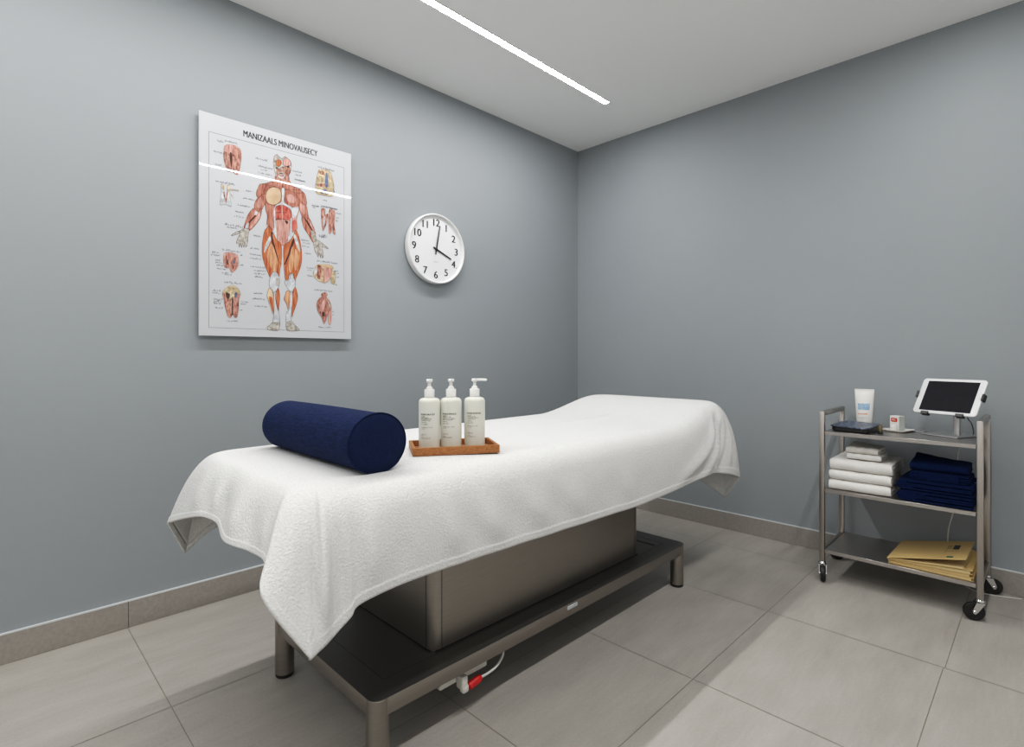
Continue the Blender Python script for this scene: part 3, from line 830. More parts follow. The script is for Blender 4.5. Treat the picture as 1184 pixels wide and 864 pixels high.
    poly(b, '4', [(440, 445), (460, 510), (456, 570), (425, 660), (414, 695), (412, 600), (420, 500)], ORG)
    poly(b, '4', [(398, 490), (418, 495), (415, 600), (402, 700), (412, 745), (368, 745), (368, 660), (385, 640), (396, 560)], WHT)
    poly(b, '4', [(368, 740), (412, 735), (440, 765), (473, 797), (465, 808), (400, 812), (370, 797)], BON)
    obj('muscle_figure', b, mats, t, smooth=False, label='printed standing figure of red muscles')
    def detail(lst):
        bb = bmesh.new()
        for a in lst: poly(bb, a[0], a[1], a[2], a[3] if len(a) > 3 else True, w=.0007)
        obj('anatomy_detail', bb, mats, t, smooth=False)
    detail([('a', [(203, 280), (207, 180), (225, 155), (270, 148), (330, 165), (375, 210), (375, 320), (350, 440), (300, 430), (285, 380), (280, 400), (240, 410), (215, 340)], PNK),
            ('a', [(205, 220), (245, 235), (275, 285), (282, 400), (237, 410), (215, 340), (203, 280)], BLT), ('a', [(305, 190), (350, 190), (378, 250), (375, 320), (350, 440), (303, 430), (295, 340), (288, 260)], BLT),
            ('a', [(262, 240), (285, 240), (287, 340), (275, 370)], O, False)])
    detail([('a', [(180, 545), (200, 555), (208, 640), (222, 690), (235, 640), (240, 560), (262, 556), (262, 640), (278, 765), (222, 740), (168, 748), (178, 640)], WHT),
            ('a', [(200, 640), (225, 735), (245, 640), (236, 620), (222, 690), (210, 620)], BLT, False), ('a', [(182, 548), (205, 560), (203, 600), (186, 590)], BTN, False), ('a', [(240, 560), (264, 560), (258, 620), (238, 610)], BTN, False), ('a', [(270, 635), (300, 665), (302, 685), (280, 660)], BON, False), ('a', [(265, 592), (345, 600), (348, 614), (268, 604)], BON, False)])
    detail([('b', [(185, 150), (230, 132), (300, 150), (315, 180), (315, 260), (260, 315), (235, 272), (190, 262)], PNK), ('b', [(188, 160), (222, 180), (235, 268), (195, 262)], BLT, False), ('b', [(248, 225), (300, 172), (314, 260), (258, 313)], BLT, False), ('b', [(212, 200), (222, 200), (228, 240), (216, 240)], O, False), ('b', [(272, 210), (288, 205), (286, 235), (274, 235)], BLU, False)])
    detail([('b', [(173, 500), (200, 460), (260, 432), (315, 460), (338, 510), (322, 560), (320, 640), (305, 720), (275, 712), (262, 640), (255, 715), (225, 717), (200, 640), (185, 560)], BTN),
            ('b', [(180, 500), (240, 560), (252, 600), (257, 715), (225, 715), (200, 640), (185, 560)], BLT, False), ('b', [(275, 540), (328, 510), (324, 560), (320, 640), (303, 720), (275, 710), (270, 620)], BLT, False), ('b', [(258, 560), (268, 540), (268, 690), (258, 690)], O, False), ('b', [(205, 500), (240, 510), (235, 550), (210, 545)], O, False), ('b', [(285, 500), (308, 500), (300, 545), (285, 540)], BLU, False)])
    detail([('c', [(150, 130), (170, 95), (240, 98), (275, 120), (300, 200), (312, 280), (297, 362), (200, 352), (138, 332), (126, 260)], BTN), ('c', [(228, 140), (246, 140), (250, 262), (222, 262)], BLU, False), ('c', [(182, 325), (215, 290), (245, 310), (240, 350), (226, 342), (215, 312), (200, 340)], BLU, False), ('c', [(165, 115), (205, 110), (210, 145), (175, 145)], BLT, False), ('c', [(150, 240), (220, 240), (215, 270), (150, 260)], BLT, False), ('c', [(300, 290), (318, 315), (312, 325)], BLU, False)])
    detail([('c', [(185, 490), (225, 495), (222, 550), (250, 540), (242, 620), (205, 708), (195, 680), (188, 620)], BLT), ('c', [(262, 508), (300, 498), (322, 530), (315, 640), (326, 738), (303, 732), (293, 670), (282, 727), (258, 717)], BLT), ('c', [(205, 600), (222, 560), (222, 620), (208, 660)], WHT, False)])
    detail([('d', [(105, 230), (130, 180), (200, 175), (265, 200), (283, 260), (240, 332), (190, 345), (130, 312), (98, 270)], BTN), ('d', [(138, 185), (185, 195), (165, 310), (133, 290)], BLT, False), ('d', [(205, 205), (270, 220), (276, 280), (222, 340), (195, 325)], PNK, False), ('d', [(140, 173), (240, 173), (288, 195), (280, 217), (220, 195)], TAN), ('d', [(275, 255), (310, 242), (305, 350), (268, 345)], BTN), ('d', [(110, 215), (135, 210), (130, 260), (108, 262)], WHT, False)])
    detail([('d', [(245, 560), (270, 600), (267, 732), (243, 722)], PNK), ('d', [(175, 452), (205, 438), (232, 452), (225, 478), (182, 478)], BLT), ('d', [(160, 490), (215, 478), (260, 530), (272, 600), (245, 620), (225, 690), (200, 737), (180, 680), (140, 610), (133, 540)], BLT), ('d', [(190, 520), (215, 520), (200, 600), (163, 612)], PNK, False), ('d', [(185, 630), (205, 625), (205, 665), (185, 660)], O, False), ('d', [(222, 490), (262, 560), (265, 600), (240, 540)], BON, False)])
    # border line
    b = bmesh.new()
    cs = [on_y(241.2, 151.5, yf), on_y(398, 194, yf), on_y(398, 384.3, yf), on_y(241.2, 379, yf)]
    bx0, bx1 = cs[0].x, cs[1].x; bz1 = (cs[0].z+cs[1].z)/2; bz0 = (cs[2].z+cs[3].z)/2; w = .0018; yy = yf-.0002
    for lo, hi in (((bx0, bz0), (bx1, bz0+w)), ((bx0, bz1-w), (bx1, bz1)), ((bx0, bz0), (bx0+w, bz1)), ((bx1-w, bz0), (bx1, bz1))):
        quad(b, [(lo[0], yy, lo[1]), (hi[0], yy, lo[1]), (hi[0], yy, hi[1]), (lo[0], yy, hi[1])])
    obj('border_line', b, M_bord, t, smooth=False)
    # title
    a = on_y(281.5, 155.0, yf); c = on_y(367, 177.8, yf)
    tb = text_bm('MANIZAALS MINOVAUSECY', .041, lambda x, y: Vector(((a.x+c.x)/2+x, yf-.0003, (a.z+c.z)/2+y)), over=.0011, width=(c.x-a.x))
    obj('title_lettering', tb, M_title, t, smooth=False)
    # captions too small to read
    b = bmesh.new(); rng = random.Random(11)
    caps = [('3', l) for l in ((220, 130, 80), (190, 210, 120), (135, 280, 130), (110, 350, 90), (100, 400, 100), (0, 485, 190), (20, 515, 110), (300, 605, 70), (735, 15, 110), (800, 650, 80), (820, 680, 70), (810, 715, 75), (840, 790, 65), (915, 290, 70), (1010, 295, 170), (990, 600, 80), (1010, 620, 40))]
    caps += [('4', l) for l in ((68, 115, 70), (65, 165, 90), (65, 198, 90), (70, 268, 120), (100, 300, 90), (100, 325, 90), (105, 352, 65), (95, 490, 80), (85, 535, 100), (105, 598, 100))]
    caps += [('2', l) for l in ((80, 170, 200), (125, 300, 240), (170, 360, 90), (125, 410, 230), (690, 380, 160), (745, 450, 90), (730, 525, 170))]
    caps += [('a', l) for l in ((140, 100, 60), (215, 100, 130), (105, 205, 80), (120, 335, 70), (125, 505, 20), (165, 510, 140))]
    caps += [('b', l) for l in ((175, 100, 165), (80, 120, 60), (70, 145, 80), (110, 195, 40), (110, 215, 60), (120, 240, 50), (125, 270, 70), (170, 310, 50), (195, 325, 65), (335, 150, 20), (335, 240, 25), (190, 395, 155), (210, 745, 105), (85, 470, 70), (85, 490, 70), (95, 550, 80), (95, 567, 80), (95, 585, 60), (110, 628, 65), (345, 570, 60), (340, 592, 50), (330, 650, 20))]
    caps += [('c', l) for l in ((150, 60, 160), (205, 395, 40), (95, 445, 70), (100, 465, 30), (180, 455, 160), (190, 740, 30), (165, 755, 70), (335, 525, 45), (335, 570, 20), (330, 600, 20))]
    caps += [('d', l) for l in ((135, 130, 195), (40, 195, 60), (45, 215, 40), (40, 270, 50), (110, 405, 165), (150, 762, 120), (280, 615, 15), (280, 645, 15), (305, 225, 30), (325, 250, 25), (320, 285, 30), (310, 355, 15))]
    for k, (x, y, l) in caps:
        p = P(k, x, y); q = P(k, x+l, y)
        scribble(b, lambda X, Z: Vector((X, yf-.00022, Z)), p.x, p.z-.004, q.x-p.x, .0075 if l < 130 else .0085, rng, 0, 1.25)
    obj('caption_print', b, M_cap, t, smooth=False, label='tiny grey captions')
build_poster()

# ------------------------------------------------------------------ steel trolley
CX0, CX1, CY0, CY1 = 2.910, 3.285, .183, .787
SH = (.151, .446, .7255)
def build_cart():
    t = thing('utility_trolley', 'three-tier stainless steel trolley on casters by the right wall', 'trolley', ((CX0+CX1)/2, (CY0+CY1)/2, 0))
    p = .0215; ZT = .822
    def part(name, boxes, m=M_steel, bev=.0015, label=None):
        b = bmesh.new()
        for lo, hi in boxes: box(b, lo, hi, bev, 2)
        return obj(name, b, m, t, label=label)
    for y in (CY0, CY1-p):
        for x in (CX0, CX1-p):
            part('post', [((x, y, .089), (x+p, y+p, ZT))])
        part('handle', [((CX0+p+.0002, y, ZT-p), (CX1-p-.0002, y+p, ZT))])
        part('side_bar', [((CX0+p+.0002, y+.003, SH[0]-.018), (CX1-p-.0002, y+p-.003, SH[0]))])
    for z in SH:
        b = bmesh.new()
        y0, y1 = CY0+p+.0003, CY1-p-.0003; x0, x1 = CX0+.0015, CX1-.0015
        box(b, (x0+.002, y0, z-.003), (x1-.002, y1, z-.0006))
        for xx in (x0, x1-.003): box(b, (xx, y0, z-.0175), (xx+.003, y1, z), .0008, 1)
        for yy in (y0, y1-.003): box(b, (x0, yy, z-.0175), (x1, yy+.003, z), .0008, 1)
        obj('shelf', b, M_steel_v, t)
    for x, y, ang in ((CX0+p/2, CY1-p/2, 200), (CX0+p/2, CY0+p/2, 110), (CX1-p/2, CY1-p/2, 110), (CX1-p/2, CY0+p/2, -62)):
        a = math.radians(ang); R = .037
        d = Vector((math.cos(a), math.sin(a), 0)); ax = Vector((-d.y, d.x, 0))
        hub = Vector((x, y, R))+d*.021
        b = bmesh.new()
        lathe(b, (x, y, 0), [(.008, .074), (.0165, .076), (.0175, .083), (.0135, .0885)], 24)
        for s in (-1, 1):
            o = ax*s*.0155
            pts = [Vector((x, y, .079))-d*.014, Vector((x, y, .079))+d*.016, hub+d*.009+Vector((0, 0, .004)), hub+Vector((0, 0, -.009)), hub-d*.009]
            fr = [b.verts.new(q+o+ax*.0013) for q in pts]; bk = [b.verts.new(q+o-ax*.0013) for q in pts]
            b.faces.new(fr); b.faces.new(bk[::-1])
            for i in range(5): b.faces.new((fr[i], bk[i], bk[(i+1) % 5], fr[(i+1) % 5]))
        q = [Vector((x, y, .079))-d*.014-ax*.0168, Vector((x, y, .079))+d*.016-ax*.0168, Vector((x, y, .079))+d*.016+ax*.0168, Vector((x, y, .079))-d*.014+ax*.0168]
        rings(b, [[v+Vector((0, 0, -.002)) for v in q], q])
        bmesh.ops.recalc_face_normals(b, faces=b.faces)
        cs = obj('caster', b, M_chrome, t, label='chrome swivel fork', angle=30)
        b = bmesh.new()
        M = ax.to_track_quat('Z', 'Y').to_matrix().to_4x4()
        lathe(b, hub, [(R*.35, -.0095), (R*.8, -.0105), (R*.93, -.0095), (R, -.005), (R, .005), (R*.93, .0095), (R*.8, .0105), (R*.35, .0095)], 36, M=M)
        w = obj('wheel', b, M_black, cs, label='black rubber wheel')
        b = bmesh.new(); lathe(b, hub, [(.006, -.0185), (.0075, -.0170), (.0075, .0170), (.006, .0185)], 16, M=M)
        obj('axle', b, M_chrome, cs)
build_cart()

# ------------------------------------------------------------------ folded towels
def ribbon_profile(depth, height, folds, gap, rng):
    """nested U folds: list of closed 2-D outlines (x from 0 front fold to depth, z from 0 to height)"""
    outs = []; th = height/(2*folds)
    for k in range(folds):
        z0 = k*th+gap*.5*(k > 0); z1 = height-k*th-gap*.5*(k > 0)
        x0 = k*th*1.1; L_ = depth-rng.uniform(0, .012)
        rO = (z1-z0)/2; rI = max(rO-th+gap*.5, .0008)
        cz = (z0+z1)/2; cx = x0+rO
        o = [(L_, z0)]
        for i in range(6): o.append((L_+(cx-L_)*(i+1)/6, z0))
        for i in range(1, 14): a = -PI/2-PI*i/14; o.append((cx+rO*math.cos(a), cz+rO*math.sin(a)))
        for i in range(7): o.append((cx+(L_-cx)*i/6, z1))
        inner = []
        for i in range(7): inner.append((cx+(L_-cx)*i/6, cz+rI))
        for i in range(1, 8): a = PI/2+PI*i/8; inner.append((cx+rI*math.cos(a), cz+rI*math.sin(a)))
        for i in range(7): inner.append((cx+(L_-cx)*i/6, cz-rI))
        outs.append((o, inner))
    return outs
def folded_towel(name, label, cat, group, org, along, depthdir, width, depth, height, folds, m, seed, lift=0, sag=0, gap=.003):
    """org: corner at the fold; width runs along `along`, folds recede along `depthdir`"""
    rng = random.Random(seed); b = bmesh.new()
    A = Vector(along); D = Vector(depthdir); O_ = Vector(org)
    ph = rng.uniform(0, 6)
    nst = 16
    for o, inner in ribbon_profile(depth, height, folds, gap, rng):
        outline = o+inner[::-1] if False else o
        prof = o+[p for p in inner]
        # o runs back-bottom -> fold -> back-top ; inner runs fold top -> ... so join back-top with inner reversed
        inn = inner[::-1]
        seq = o+[(p[0], p[1]) for p in sorted_inner(inner)]
        loops = []
        for s in range(nst+1):
            u = s/nst; e = min(u, 1-u)*width
            rnd = .004*max(0, 1-e/.008)**2
            lp = []
            for (x, z) in seq:
                zz = z*(1-rnd/height*1.2)+rnd*.4
                w = .0016*math.sin(9*u+ph+z*60)+.0012*math.sin(23*u+ph*2+x*30)
                dz = lift*(x/depth)**2*(z/height)*(1-u)**2 - sag*math.sin(PI*u)*(z/height)
                wob = .0016*math.sin(7*u*PI+ph)*(z/height)
                lp.append(O_+A*(u*width+.0015*math.sin(x*70+z*90+ph)*(1 if u in (0., 1.) else 0))+D*(x+w)+Vector((0, 0, zz+dz+wob*.6)))
            loops.append(lp)
        rings(b, loops, True, True)
    bmesh.ops.triangulate(b, faces=[f for f in b.faces if len(f.verts) > 4])
    bmesh.ops.recalc_face_normals(b, faces=b.faces)
    o = obj(name, b, m, origin=O_+A*width/2+D*depth/2, angle=60)
    return tag(o, label, cat, group)
def sorted_inner(inner):
    return inner_rev(inner)
def inner_rev(inner):
    # inner: top line from fold to back, arc, bottom line; reorder to go back-top -> fold arc -> back-bottom
    top = inner[:7][::-1]; arc = inner[7:14]; bot = inner[14:]
    return top+arc+bot

XN = (0, -1, 0); XD = (1, 0, 0)
z = SH[1]+.0006
W = [('white bath towel folded on the middle shelf, lowest of its stack', .047), ('white folded bath towel in the middle of the white stack', .047), ('white folded bath towel under the two small washcloths', .054)]
for i, (lb, h) in enumerate(W):
    folded_towel('bath_towel', lb, 'towel', 'white towels on the middle shelf', (2.928+.003*i, .752-.002*i, z), XN, XD, .250, .285, h-.0012, 2, M_towel2, 20+i, lift=.004 if i == 2 else 0)
    z += h
zz = z
folded_towel('washcloth', 'small white washcloth with ragged edge, second from the top of the white pile', 'towel', 'washcloths on the white towels', (2.955, .682, zz+.004), XN, XD, .138, .15, .026, 2, M_towel2, 31)
folded_towel('washcloth', 'small off-white washcloth on top of the white pile, corner lifted', 'towel', 'washcloths on the white towels', (2.958, .684, zz+.0312), XN, XD, .130, .15, .030, 1, M_towelg, 34, lift=.016)
z = SH[1]+.0006
folded_towel('bath_towel', 'navy folded towel lying on the middle shelf, lowest of the navy stack', 'towel', 'navy towels on the middle shelf', (2.930, .477, z), XD, XN, .27, .262, .048, 2, M_navyt, 41, gap=.005)
z += .0492
folded_towel('bath_towel', 'navy folded towel second from the bottom of the navy stack', 'towel', 'navy towels on the middle shelf', (2.934, .480, z), XD, XN, .265, .262, .046, 2, M_navyt, 42, gap=.005)
z += .0472
folded_towel('washcloth', 'navy hand towel under the topmost one of the navy stack', 'towel', 'navy hand towels', (2.952, .440, z), XD, XN, .20, .213, .038, 2, M_navyt, 43, gap=.004)
z += .0392
folded_towel('washcloth', 'navy hand towel on top of the navy stack, back corner raised', 'towel', 'navy hand towels', (2.955, .434, z), XN, XD, .200, .19, .036, 1, M_navyt, 44, lift=.024, gap=.004)

# ------------------------------------------------------------------ folders
def folder(label, x0, x1, ya, yb, zl, zr, th_l, th_r, open_=0, stamp=False, shear=0, seed=0):
    """card folder: spine at ya (left), open side at yb (right); z at each side; cover can be lifted"""
    t = thing('file_folder', label, 'folder', ((x0+x1)/2, (ya+yb)/2, zl), 'card folders on the bottom shelf')
    ct = .0011
    def leaf(za, zb, back=0):
        b = bmesh.new(); n = 8; up = []; lo = []
        for i in range(n+1):
            s = i/n; y = ya+(yb-ya)*s; zc = za+(zb-za)*s
            up.append((y, zc+ct)); lo.append((y, zc))
        loop = up+lo[::-1]
        rings(b, [[Vector((x, y+shear*(x-x0), q)) for y, q in loop] for x in (x0, x1)])
        bmesh.ops.triangulate(b, faces=[f for f in b.faces if len(f.verts) > 4]); bmesh.ops.recalc_face_normals(b, faces=b.faces)
        return b
    obj('back_cover', leaf(zl, zr), M_manila, t)
    cv = obj('front_cover', leaf(zl+th_l-ct, zr+th_r-ct+open_), M_manila, t)
    b = bmesh.new()                       # rounded spine
    pts = [(ya, zl)]+[(ya+(th_l/2)*math.sin(PI*k/8), zl+th_l/2-th_l/2*math.cos(PI*k/8)) for k in range(1, 8)]+[(ya, zl+th_l)]
    rings(b, [[Vector((x, y+shear*(x-x0), q)) for y, q in pts] for x in (x0, x1)])
    bmesh.ops.recalc_face_normals(b, faces=b.faces); obj('spine', b, M_manila, t)
    b = bmesh.new(); e = .004            # sheets inside
    y1 = yb+.008
    pr = [(ya-.003, zl+ct+.0003), (y1, zr+ct+.0003), (y1, zr+th_r-ct-.0005), (ya-.003, zl+th_l-ct-.0004)]
    rings(b, [[Vector((x, y+shear*(x-x0), q)) for y, q in pr] for x in (x0+e, x1-e)])
    bmesh.ops.recalc_face_normals(b, faces=b.faces); obj('sheets', b, M_paperw, t, smooth=False)
    if stamp:
        b = bmesh.new()
        def S(x, s):
            y = ya+(yb-ya)*s; return Vector((x, y+shear*(x-x0), zl+th_l+(zr+th_r+open_-zl-th_l)*s+.0004))
        def patch(xa, xb, sa, sb, mi): quad(b, [S(xa, sa), S(xb, sa), S(xb, sb), S(xa, sb)], mi)
        L = x1-x0
        patch(x0+L*.52, x0+L*.76, .77, .85, 0)
        for k in range(4): patch(x0+L*(.56+.05*k), x0+L*(.575+.05*k), .70, .755, 0)
        patch(x0+L*.30, x0+L*.74, .695, .699, 0)
        for k in range(3): patch(x0+L*.42, x0+L*.425, .71+.05*k, .75+.05*k, 0)
        patch(x0+L*.09, x0+L*.16, .75, .83, 1)
        obj('stamp', b, [M_stamp, M_stampg], cv, smooth=False, label='dark rubber stamp marks')
    return t
fz = SH[0]+.0006
folder('manila folder lying flat on the bottom shelf, lowest of the pile', 2.930, 3.250, .506, .216, fz, fz, .0075, .0125, seed=1)
folder('manila folder second from the bottom of the pile on the lowest shelf', 2.934, 3.246, .508, .222, fz+.0077, fz+.0127, .0055, .0130, seed=2)
folder('manila folder directly under the topmost stamped one', 2.932, 3.250, .510, .219, fz+.0134, fz+.0259, .0050, .0165, seed=3)
folder('topmost manila folder, its stamped cover lifted open at the right', 2.930, 3.252, .514, .240, fz+.0187, fz+.0429, .0040, .0055, open_=.036, stamp=True, shear=-.02, seed=4)

# ------------------------------------------------------------------ things on the top shelf
ZS = SH[2]+.0006
def slab(bm, c, w, d, z0, z1, r, ang, bev=.003, mi=0):
    M = Matrix.Translation(c) @ Matrix.Rotation(ang, 4, 'Z')
    pr = rrect(w, d, r, 6); pi = rrect(w-2*bev, d-2*bev, max(r-bev, .001), 6)
    L_ = [[M @ Vector((x, y, z0)) for x, y in pi], [M @ Vector((x, y, z0+bev*.6)) for x, y in pr], [M @ Vector((x, y, z1-bev*.6)) for x, y in pr], [M @ Vector((x, y, z1)) for x, y in pi]]
    rings(bm, L_, mi=mi)
def build_top_shelf():
    # pouch
    c = Vector((3.035, .662, 0))
    t = thing('pouch', 'flat black folded pouch with a blue patterned flap on the top shelf', 'pouch', (c.x, c.y, ZS))
    b = bmesh.new(); slab(b, c, .158, .158, ZS, ZS+.025, .018, math.radians(-8), .006); obj('pouch_body', b, M_pouch, t)
    b = bmesh.new(); M = Matrix.Translation(c) @ Matrix.Rotation(math.radians(-8), 4, 'Z')
    pr = rrect(.168, .172, .022, 6); n = 5; L_ = []
    def zz(x, y): return ZS+.0325+.010*(x/.08)*.5+.003*math.sin(y*50)-.004*max(0, -y/.08)
    pts = [(x, y) for x, y in pr]
    L_ = [[M @ Vector((x*s, y*s, zz(x*s, y*s)+h)) for x, y in pts] for s, h in ((.3, -.006), (.97, -.006), (1, -.003), (.985, .0005), (.6, .002), (.25, .002))]
    rings(b, L_); bmesh.ops.recalc_face_normals(b, faces=b.faces); obj('flap', b, M_pouchtop, t, label='blue and black patterned flap')
    # vial
    c = Vector((3.000, .553, 0))
    t = thing('vial', 'tiny amber vial with a dark base beside the black pouch', 'vial', (c.x, c.y, ZS))
    b = bmesh.new(); lathe(b, (c.x, c.y, ZS), [(.009, 0), (.0105, .001), (.0105, .010), (.009, .011)], 20); obj('base', b, M_blackpl, t)
    b = bmesh.new(); lathe(b, (c.x, c.y, ZS+.0112), [(.0085, 0), (.0088, .002), (.0088, .022), (.006, .026), (.0055, .032)], 20); obj('vial_glass', b, M_amber, t)
    # squeeze tube standing on its cap
    c = Vector((3.185, .655, 0)); a = math.atan2(c.y, c.x)+PI/2
    t = thing('squeeze_tube', 'white cream tube with blue block and orange print behind the pouch', 'tube', (c.x, c.y, ZS))
    wd = Vector((math.cos(a), math.sin(a), 0)); dp = Vector((-wd.y, wd.x, 0)); n = 40
    b = bmesh.new(); L_ = []
    for s, hw, hd, h in ((0, .0315, .028, .028), (.02, .0335, .029, .034), (.25, .0358, .027, .07), (.5, .038, .021, .11), (.75, .040, .013, .150), (.93, .0415, .0035, .183), (.95, .042, .0022, .186), (1, .042, .0020, .197)):
        L_.append([c+wd*hw*math.cos(2*PI*i/n)*(1 if hd > .005 else 1)+dp*hd*math.sin(2*PI*i/n)+Vector((0, 0, ZS+h)) for i in range(n)])
    rings(b, L_); body = obj('tube_body', b, M_tube, t)
    b = bmesh.new(); L_ = []
    for k, h in ((.95, 0), (1, .001), (1, .025), (.96, .0275)):
        L_.append([c+wd*.0315*k*math.cos(2*PI*i/n)+dp*.028*k*math.sin(2*PI*i/n)+Vector((0, 0, ZS+h)) for i in range(n)])
    rings(b, L_); obj('cap', b, M_wplastic, t)
    # print on the front (-dp faces the room or +dp)
    sg = -1 if (dp.x*(-c.x)+dp.y*(-c.y)) < 0 else 1
    def hwd(h):
        tab = ((.028, .0315, .028), (.034, .0335, .029), (.07, .0358, .027), (.11, .038, .021), (.15, .040, .013), (.183, .0415, .0035))
        for (h0, w0, d0), (h1, w1, d1) in zip(tab[:-1], tab[1:]):
            if h <= h1: k = (h-h0)/(h1-h0); return w0+(w1-w0)*k, d0+(d1-d0)*k
        return .0415, .0035
    ws = wd if sg*dp.cross(wd).z > 0 else -wd
    ws = wd*(1 if (Vector((S2, -S2, 0)).dot(wd)) > 0 else -1)
    def PT(x, h):
        w, d = hwd(h); return c+ws*x+dp*sg*(d*math.sqrt(max(0, 1-(x/w)**2))+.0006)+Vector((0, 0, ZS+h))
    b = bmesh.new()
    for i in range(8):
        for j in range(5):
            x0_, x1_ = -.0275+.0062*i, -.0275+.0062*(i+1); h0, h1 = .093+.0064*j, .093+.0064*(j+1)
            quad(b, [PT(x0_, h0), PT(x1_, h0), PT(x1_, h1), PT(x0_, h1)])
    obj('blue_print', b, M_tblue, body, smooth=False, label='pale blue block of white lettering')
    rng = random.Random(9); b = bmesh.new()
    merge(b, text_bm('aconoth', .0125, lambda x, y: PT(x-.007, .074+y), over=.0004, width=.040))
    obj('orange_print', b, M_tor, body, smooth=False, label='orange lettering')
    b = bmesh.new(); scribble(b, PT, -.026, .056, .045, .0028, rng); scribble(b, PT, -.026, .050, .040, .0028, rng)
    obj('fine_print', b, M_inkg, body, smooth=False)
    # dish and carton
    c = Vector((3.160, .511, 0))
    t = thing('dish', 'small shallow white dish under the carton on the top shelf', 'dish', (c.x, c.y, ZS))
    b = bmesh.new(); da = math.radians(-14); M = Matrix.Translation(c) @ Matrix.Rotation(da, 4, 'Z'); L_ = []
    for w, d, h in ((.100, .080, 0), (.106, .086, .001), (.124, .104, .0085), (.122, .102, .0092), (.106, .086, .0045), (.02, .02, .0045)):
        L_.append([M @ Vector((x, y, ZS+h)) for x, y in rrect(w, d, .008 if w > .05 else .004, 4)])
    rings(b, L_); obj('dish_body', b, M_dish, t)
    zc = ZS+.0048; c2 = Vector((3.175, .516, 0)); ca = math.radians(-27)
    t = thing('carton', 'small white carton with a red badge standing on the dish', 'carton', (c2.x, c2.y, zc))
    M2 = Matrix.Translation(c2) @ Matrix.Rotation(ca, 4, 'Z')
    b = bmesh.new(); box(b, (-.020, -.0225, zc), (.020, .0225, zc+.068), .001, 1, M=M2)
    for f in b.faces:
        if (M2.inverted().to_3x3() @ f.normal).y < -.5: f.material_index = 1
    cb = obj('carton_box', b, [M_card, M_cardg], t, smooth=False)
    b = bmesh.new()
    for i in range(1): pass
    pr = rrect(.031, .019, .005, 4)
    vs = [b.verts.new(M2 @ Vector((-.0205, x+.001, zc+.049+y))) for x, y in pr]; b.faces.new(vs)
    bd = obj('badge', b, M_badge, cb, smooth=False, label='rounded red badge') if False else obj('badge', b, M_badge, t, smooth=False, label='rounded red badge with white letters')
    b = text_bm('REC', .013, lambda x, y: M2 @ Vector((-.0208, .001-x, zc+.049+y)), over=.0003, width=.020)
    obj('badge_lettering', b, M_wplastic, bd, smooth=False)
    # cotton roll in front
    c3 = Vector((3.128, .522, 0))
    b = bmesh.new(); lathe(b, (c3.x, c3.y, zc), [(.009, 0), (.0125, .002), (.0135, .012), (.013, .022), (.010, .028), (.004, .030)], 20)
    o = obj('cotton_roll', b, M_card, origin=(c3.x, c3.y, zc)); tag(o, 'little white cotton roll standing on the dish before the carton', 'cotton roll')
    # thin steel plate
    c = Vector((3.235, .440, 0)); b = bmesh.new(); slab(b, c, .08, .055, ZS, ZS+.004, .006, 0, .001)
    o = obj('steel_plate', b, M_alu, origin=(c.x, c.y, ZS)); tag(o, 'thin flat metal plate between the dish and the tablet stand', 'plate')
build_top_shelf()

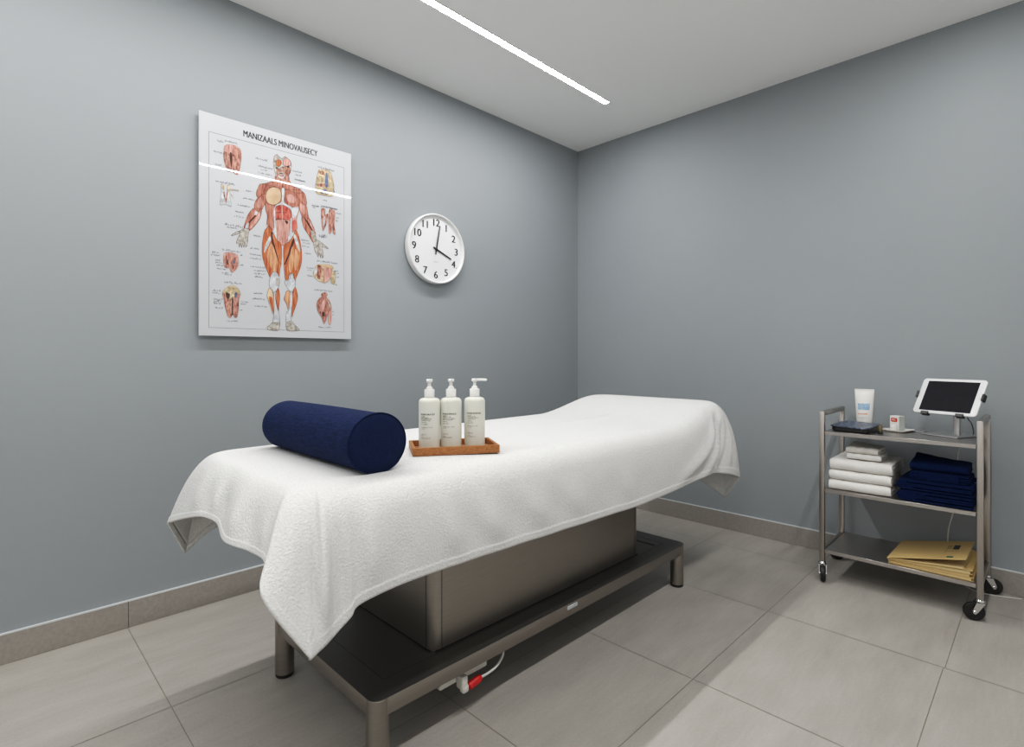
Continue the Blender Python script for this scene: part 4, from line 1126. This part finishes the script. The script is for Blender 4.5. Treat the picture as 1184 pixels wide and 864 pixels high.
# ------------------------------------------------------------------ tablet and its stand
def build_tablet():
    B = Vector((3.0231, .3272, .8341)); yaw = -1.9748; th = .5316; w, h = .2503, .1767; D = .0075
    r = Vector((math.cos(yaw), math.sin(yaw), 0)); n = Vector((-r.y, r.x, 0))
    up = n*math.sin(th)+Vector((0, 0, math.cos(th))); back = up.cross(r) * -1
    if back.dot(n) < 0: back = -back
    def T(x, y, z=0): return B+r*x+up*y+back*z          # z grows away from the viewer's side
    t = thing('tablet', 'white framed tablet with a dark screen, leaning back in its holder', 'tablet', B+up*h/2)
    def plate(pr, zs, ins):
        b = bmesh.new(); L_ = []
        for z_, i_ in zip(zs, ins):
            L_.append([T(x*(1-2*i_/w), h/2+y*(1-2*i_/h), z_) for x, y in pr])
        rings(b, L_); bmesh.ops.recalc_face_normals(b, faces=b.faces); return b
    obj('tablet_body', plate(rrect(w, h, .014, 8), (0, .0008, .005, D), (.0012, 0, 0, .004)), M_tabw, t)
    b = bmesh.new(); pr = rrect(w-.048, h-.026, .0006, 1)
    rings(b, [[T(x, h/2+y, z_) for x, y in pr] for z_ in (.0004, -.0004)]); bmesh.ops.recalc_face_normals(b, faces=b.faces)
    obj('screen', b, M_screen, t, smooth=False, label='dark switched-off screen')
    b = bmesh.new(); cpt = T(w/2-.011, h/2, -.0003)
    lp = [cpt+up*.0045*math.cos(2*PI*i/20)+r*.0045*math.sin(2*PI*i/20) for i in range(20)]
    b.faces.new([b.verts.new(p) for p in lp]); obj('home_button', b, M_dish, t, smooth=False)
    # stand
    s = thing('tablet_stand', 'grey metal stand with black clips holding the tablet', 'stand', (3.13, .30, ZS))
    b = bmesh.new(); slab(b, Vector((3.165, .315, 0)), .17, .155, ZS, ZS+.007, .006, math.radians(-24), .0015)
    obj('base_plate', b, M_alu, s)
    ctr = T(0, h/2, D)
    b = bmesh.new(); px, py = 3.125, .286
    M = Matrix.Translation((px, py, 0)) @ Matrix.Rotation(math.radians(-23), 4, 'Z')
    box(b, (-.009, -.012, ZS+.0072), (.009, .012, .900), .002, 2, M=M); obj('post', b, M_alu, s)
    b = bmesh.new()
    q = rrect(.07, .07, .012, 5)
    rings(b, [[T(x, h/2+y, z_) for x, y in q] for z_ in (D+.0005, D+.010)])
    tube(b, [T(0, h/2, D+.008), Vector((px, py, .893))], .010, 12)
    bmesh.ops.recalc_face_normals(b, faces=b.faces); obj('holder_head', b, M_blackpl, s)
    def clip(x, y, dx, dy, along):
        # hooked clip: an arm on the back, a lip over the edge
        b = bmesh.new(); L = .030 if along == 'x' else .032
        def bx(a0, a1, b0, b1, z0, z1):
            lo = [(a0, b0), (a1, b0), (a1, b1), (a0, b1)]
            rings(b, [[T(p, q_, z_) for p, q_ in lo] for z_ in (z0, z1)])
        if along == 'x':
            bx(x-L/2, x+L/2, -.008, -.0005, -.006, D+.008); bx(x-L/2, x+L/2, -.008, .006, -.0065, -.0008)
            bx(x-.007, x+.007, -.006, h/2-.03, D+.0012, D+.007)
        else:
            sx = 1 if x > 0 else -1; e = sx*w/2
            a0, a1 = sorted((e+sx*.0006, e+sx*.008)); bx(a0, a1, y-L/2, y+L/2, -.006, D+.008)
            a0, a1 = sorted((e-sx*.001, e+sx*.008)); bx(a0, a1, y-L/2, y+L/2, -.0065, -.0008)
            a0, a1 = sorted((sx*.03, e+sx*.006)); bx(a0, a1, y-.007, y+.007, D+.0012, D+.007)
        bmesh.ops.recalc_face_normals(b, faces=b.faces)
        bmesh.ops.bevel(b, geom=list(b.edges), offset=.0012, segments=2, affect='EDGES')
        obj('clip', b, M_blackpl, s, label='black plastic clip')
    clip(-.072, 0, 0, 0, 'x'); clip(.066, 0, 0, 0, 'x'); clip(-w/2, .092, 0, 0, 'y'); clip(w/2, .092, 0, 0, 'y')
    # charging cable of the tablet
    b = bmesh.new()
    tube(b, spline([T(.085, .002, D+.012), T(.095, -.010, D+.014), Vector((3.05, .232, .80)), Vector((3.09, .228, .765)), Vector((3.135, .232, .742)), Vector((3.16, .236, .7375))], 8), .0019, 8)
    o = obj('charging_cable', b, M_blackpl, origin=(3.05, .25, .8)); tag(o, 'thin black cable curving from the tablet down to its stand', 'cable')
build_tablet()

def build_wall_cord():
    b = bmesh.new()
    pts = [(3.292, .296, .727), (3.293, .296, .66), (3.296, .301, .60), (3.294, .300, .50), (3.300, .303, .42), (3.302, .318, .34), (3.300, .335, .25), (3.304, .335, .15), (3.306, .31, .06), (3.29, .27, .008), (3.26, .20, .0035), (3.30, .08, .0035)]
    tube(b, spline(pts, 8), .0028, 8)
    o = obj('hanging_cord', b, M_cord, origin=(3.30, .3, .4)); tag(o, 'pale thin cord hanging down behind the steel trolley', 'cord')
build_wall_cord()

# ------------------------------------------------------------------ camera, world, look
cam = bpy.data.cameras.new('camera'); co = bpy.data.objects.new('camera', cam); COL.objects.link(co)
co.location = (0, 0, CAM_H); co.rotation_euler = (PI/2, 0, -PI/4)
cam.sensor_width = 36; cam.lens = F/1184*36
cam.shift_y = -20/1184; cam.clip_start = .02; cam.clip_end = 50
scene.camera = co
w = bpy.data.worlds.new('world'); scene.world = w; w.use_nodes = True
w.node_tree.nodes['Background'].inputs['Color'].default_value = (.8, .9, 1, 1)
w.node_tree.nodes['Background'].inputs['Strength'].default_value = .02
scene.view_settings.view_transform = 'Standard'
scene.view_settings.look = 'None'
scene.view_settings.exposure = 0
vs = scene.view_settings
vs.use_curve_mapping = True
cm = vs.curve_mapping; cc = cm.curves[3]
for px, py in ((.036, .029), (.10, .097), (.18, .200), (.33, .395), (.48, .54), (.72, .765)): cc.points.new(px, py)
cm.update()
scene.cycles.use_denoising = True
scene.cycles.max_bounces = 10
scene.cycles.diffuse_bounces = 6
scene.cycles.sample_clamp_indirect = 8
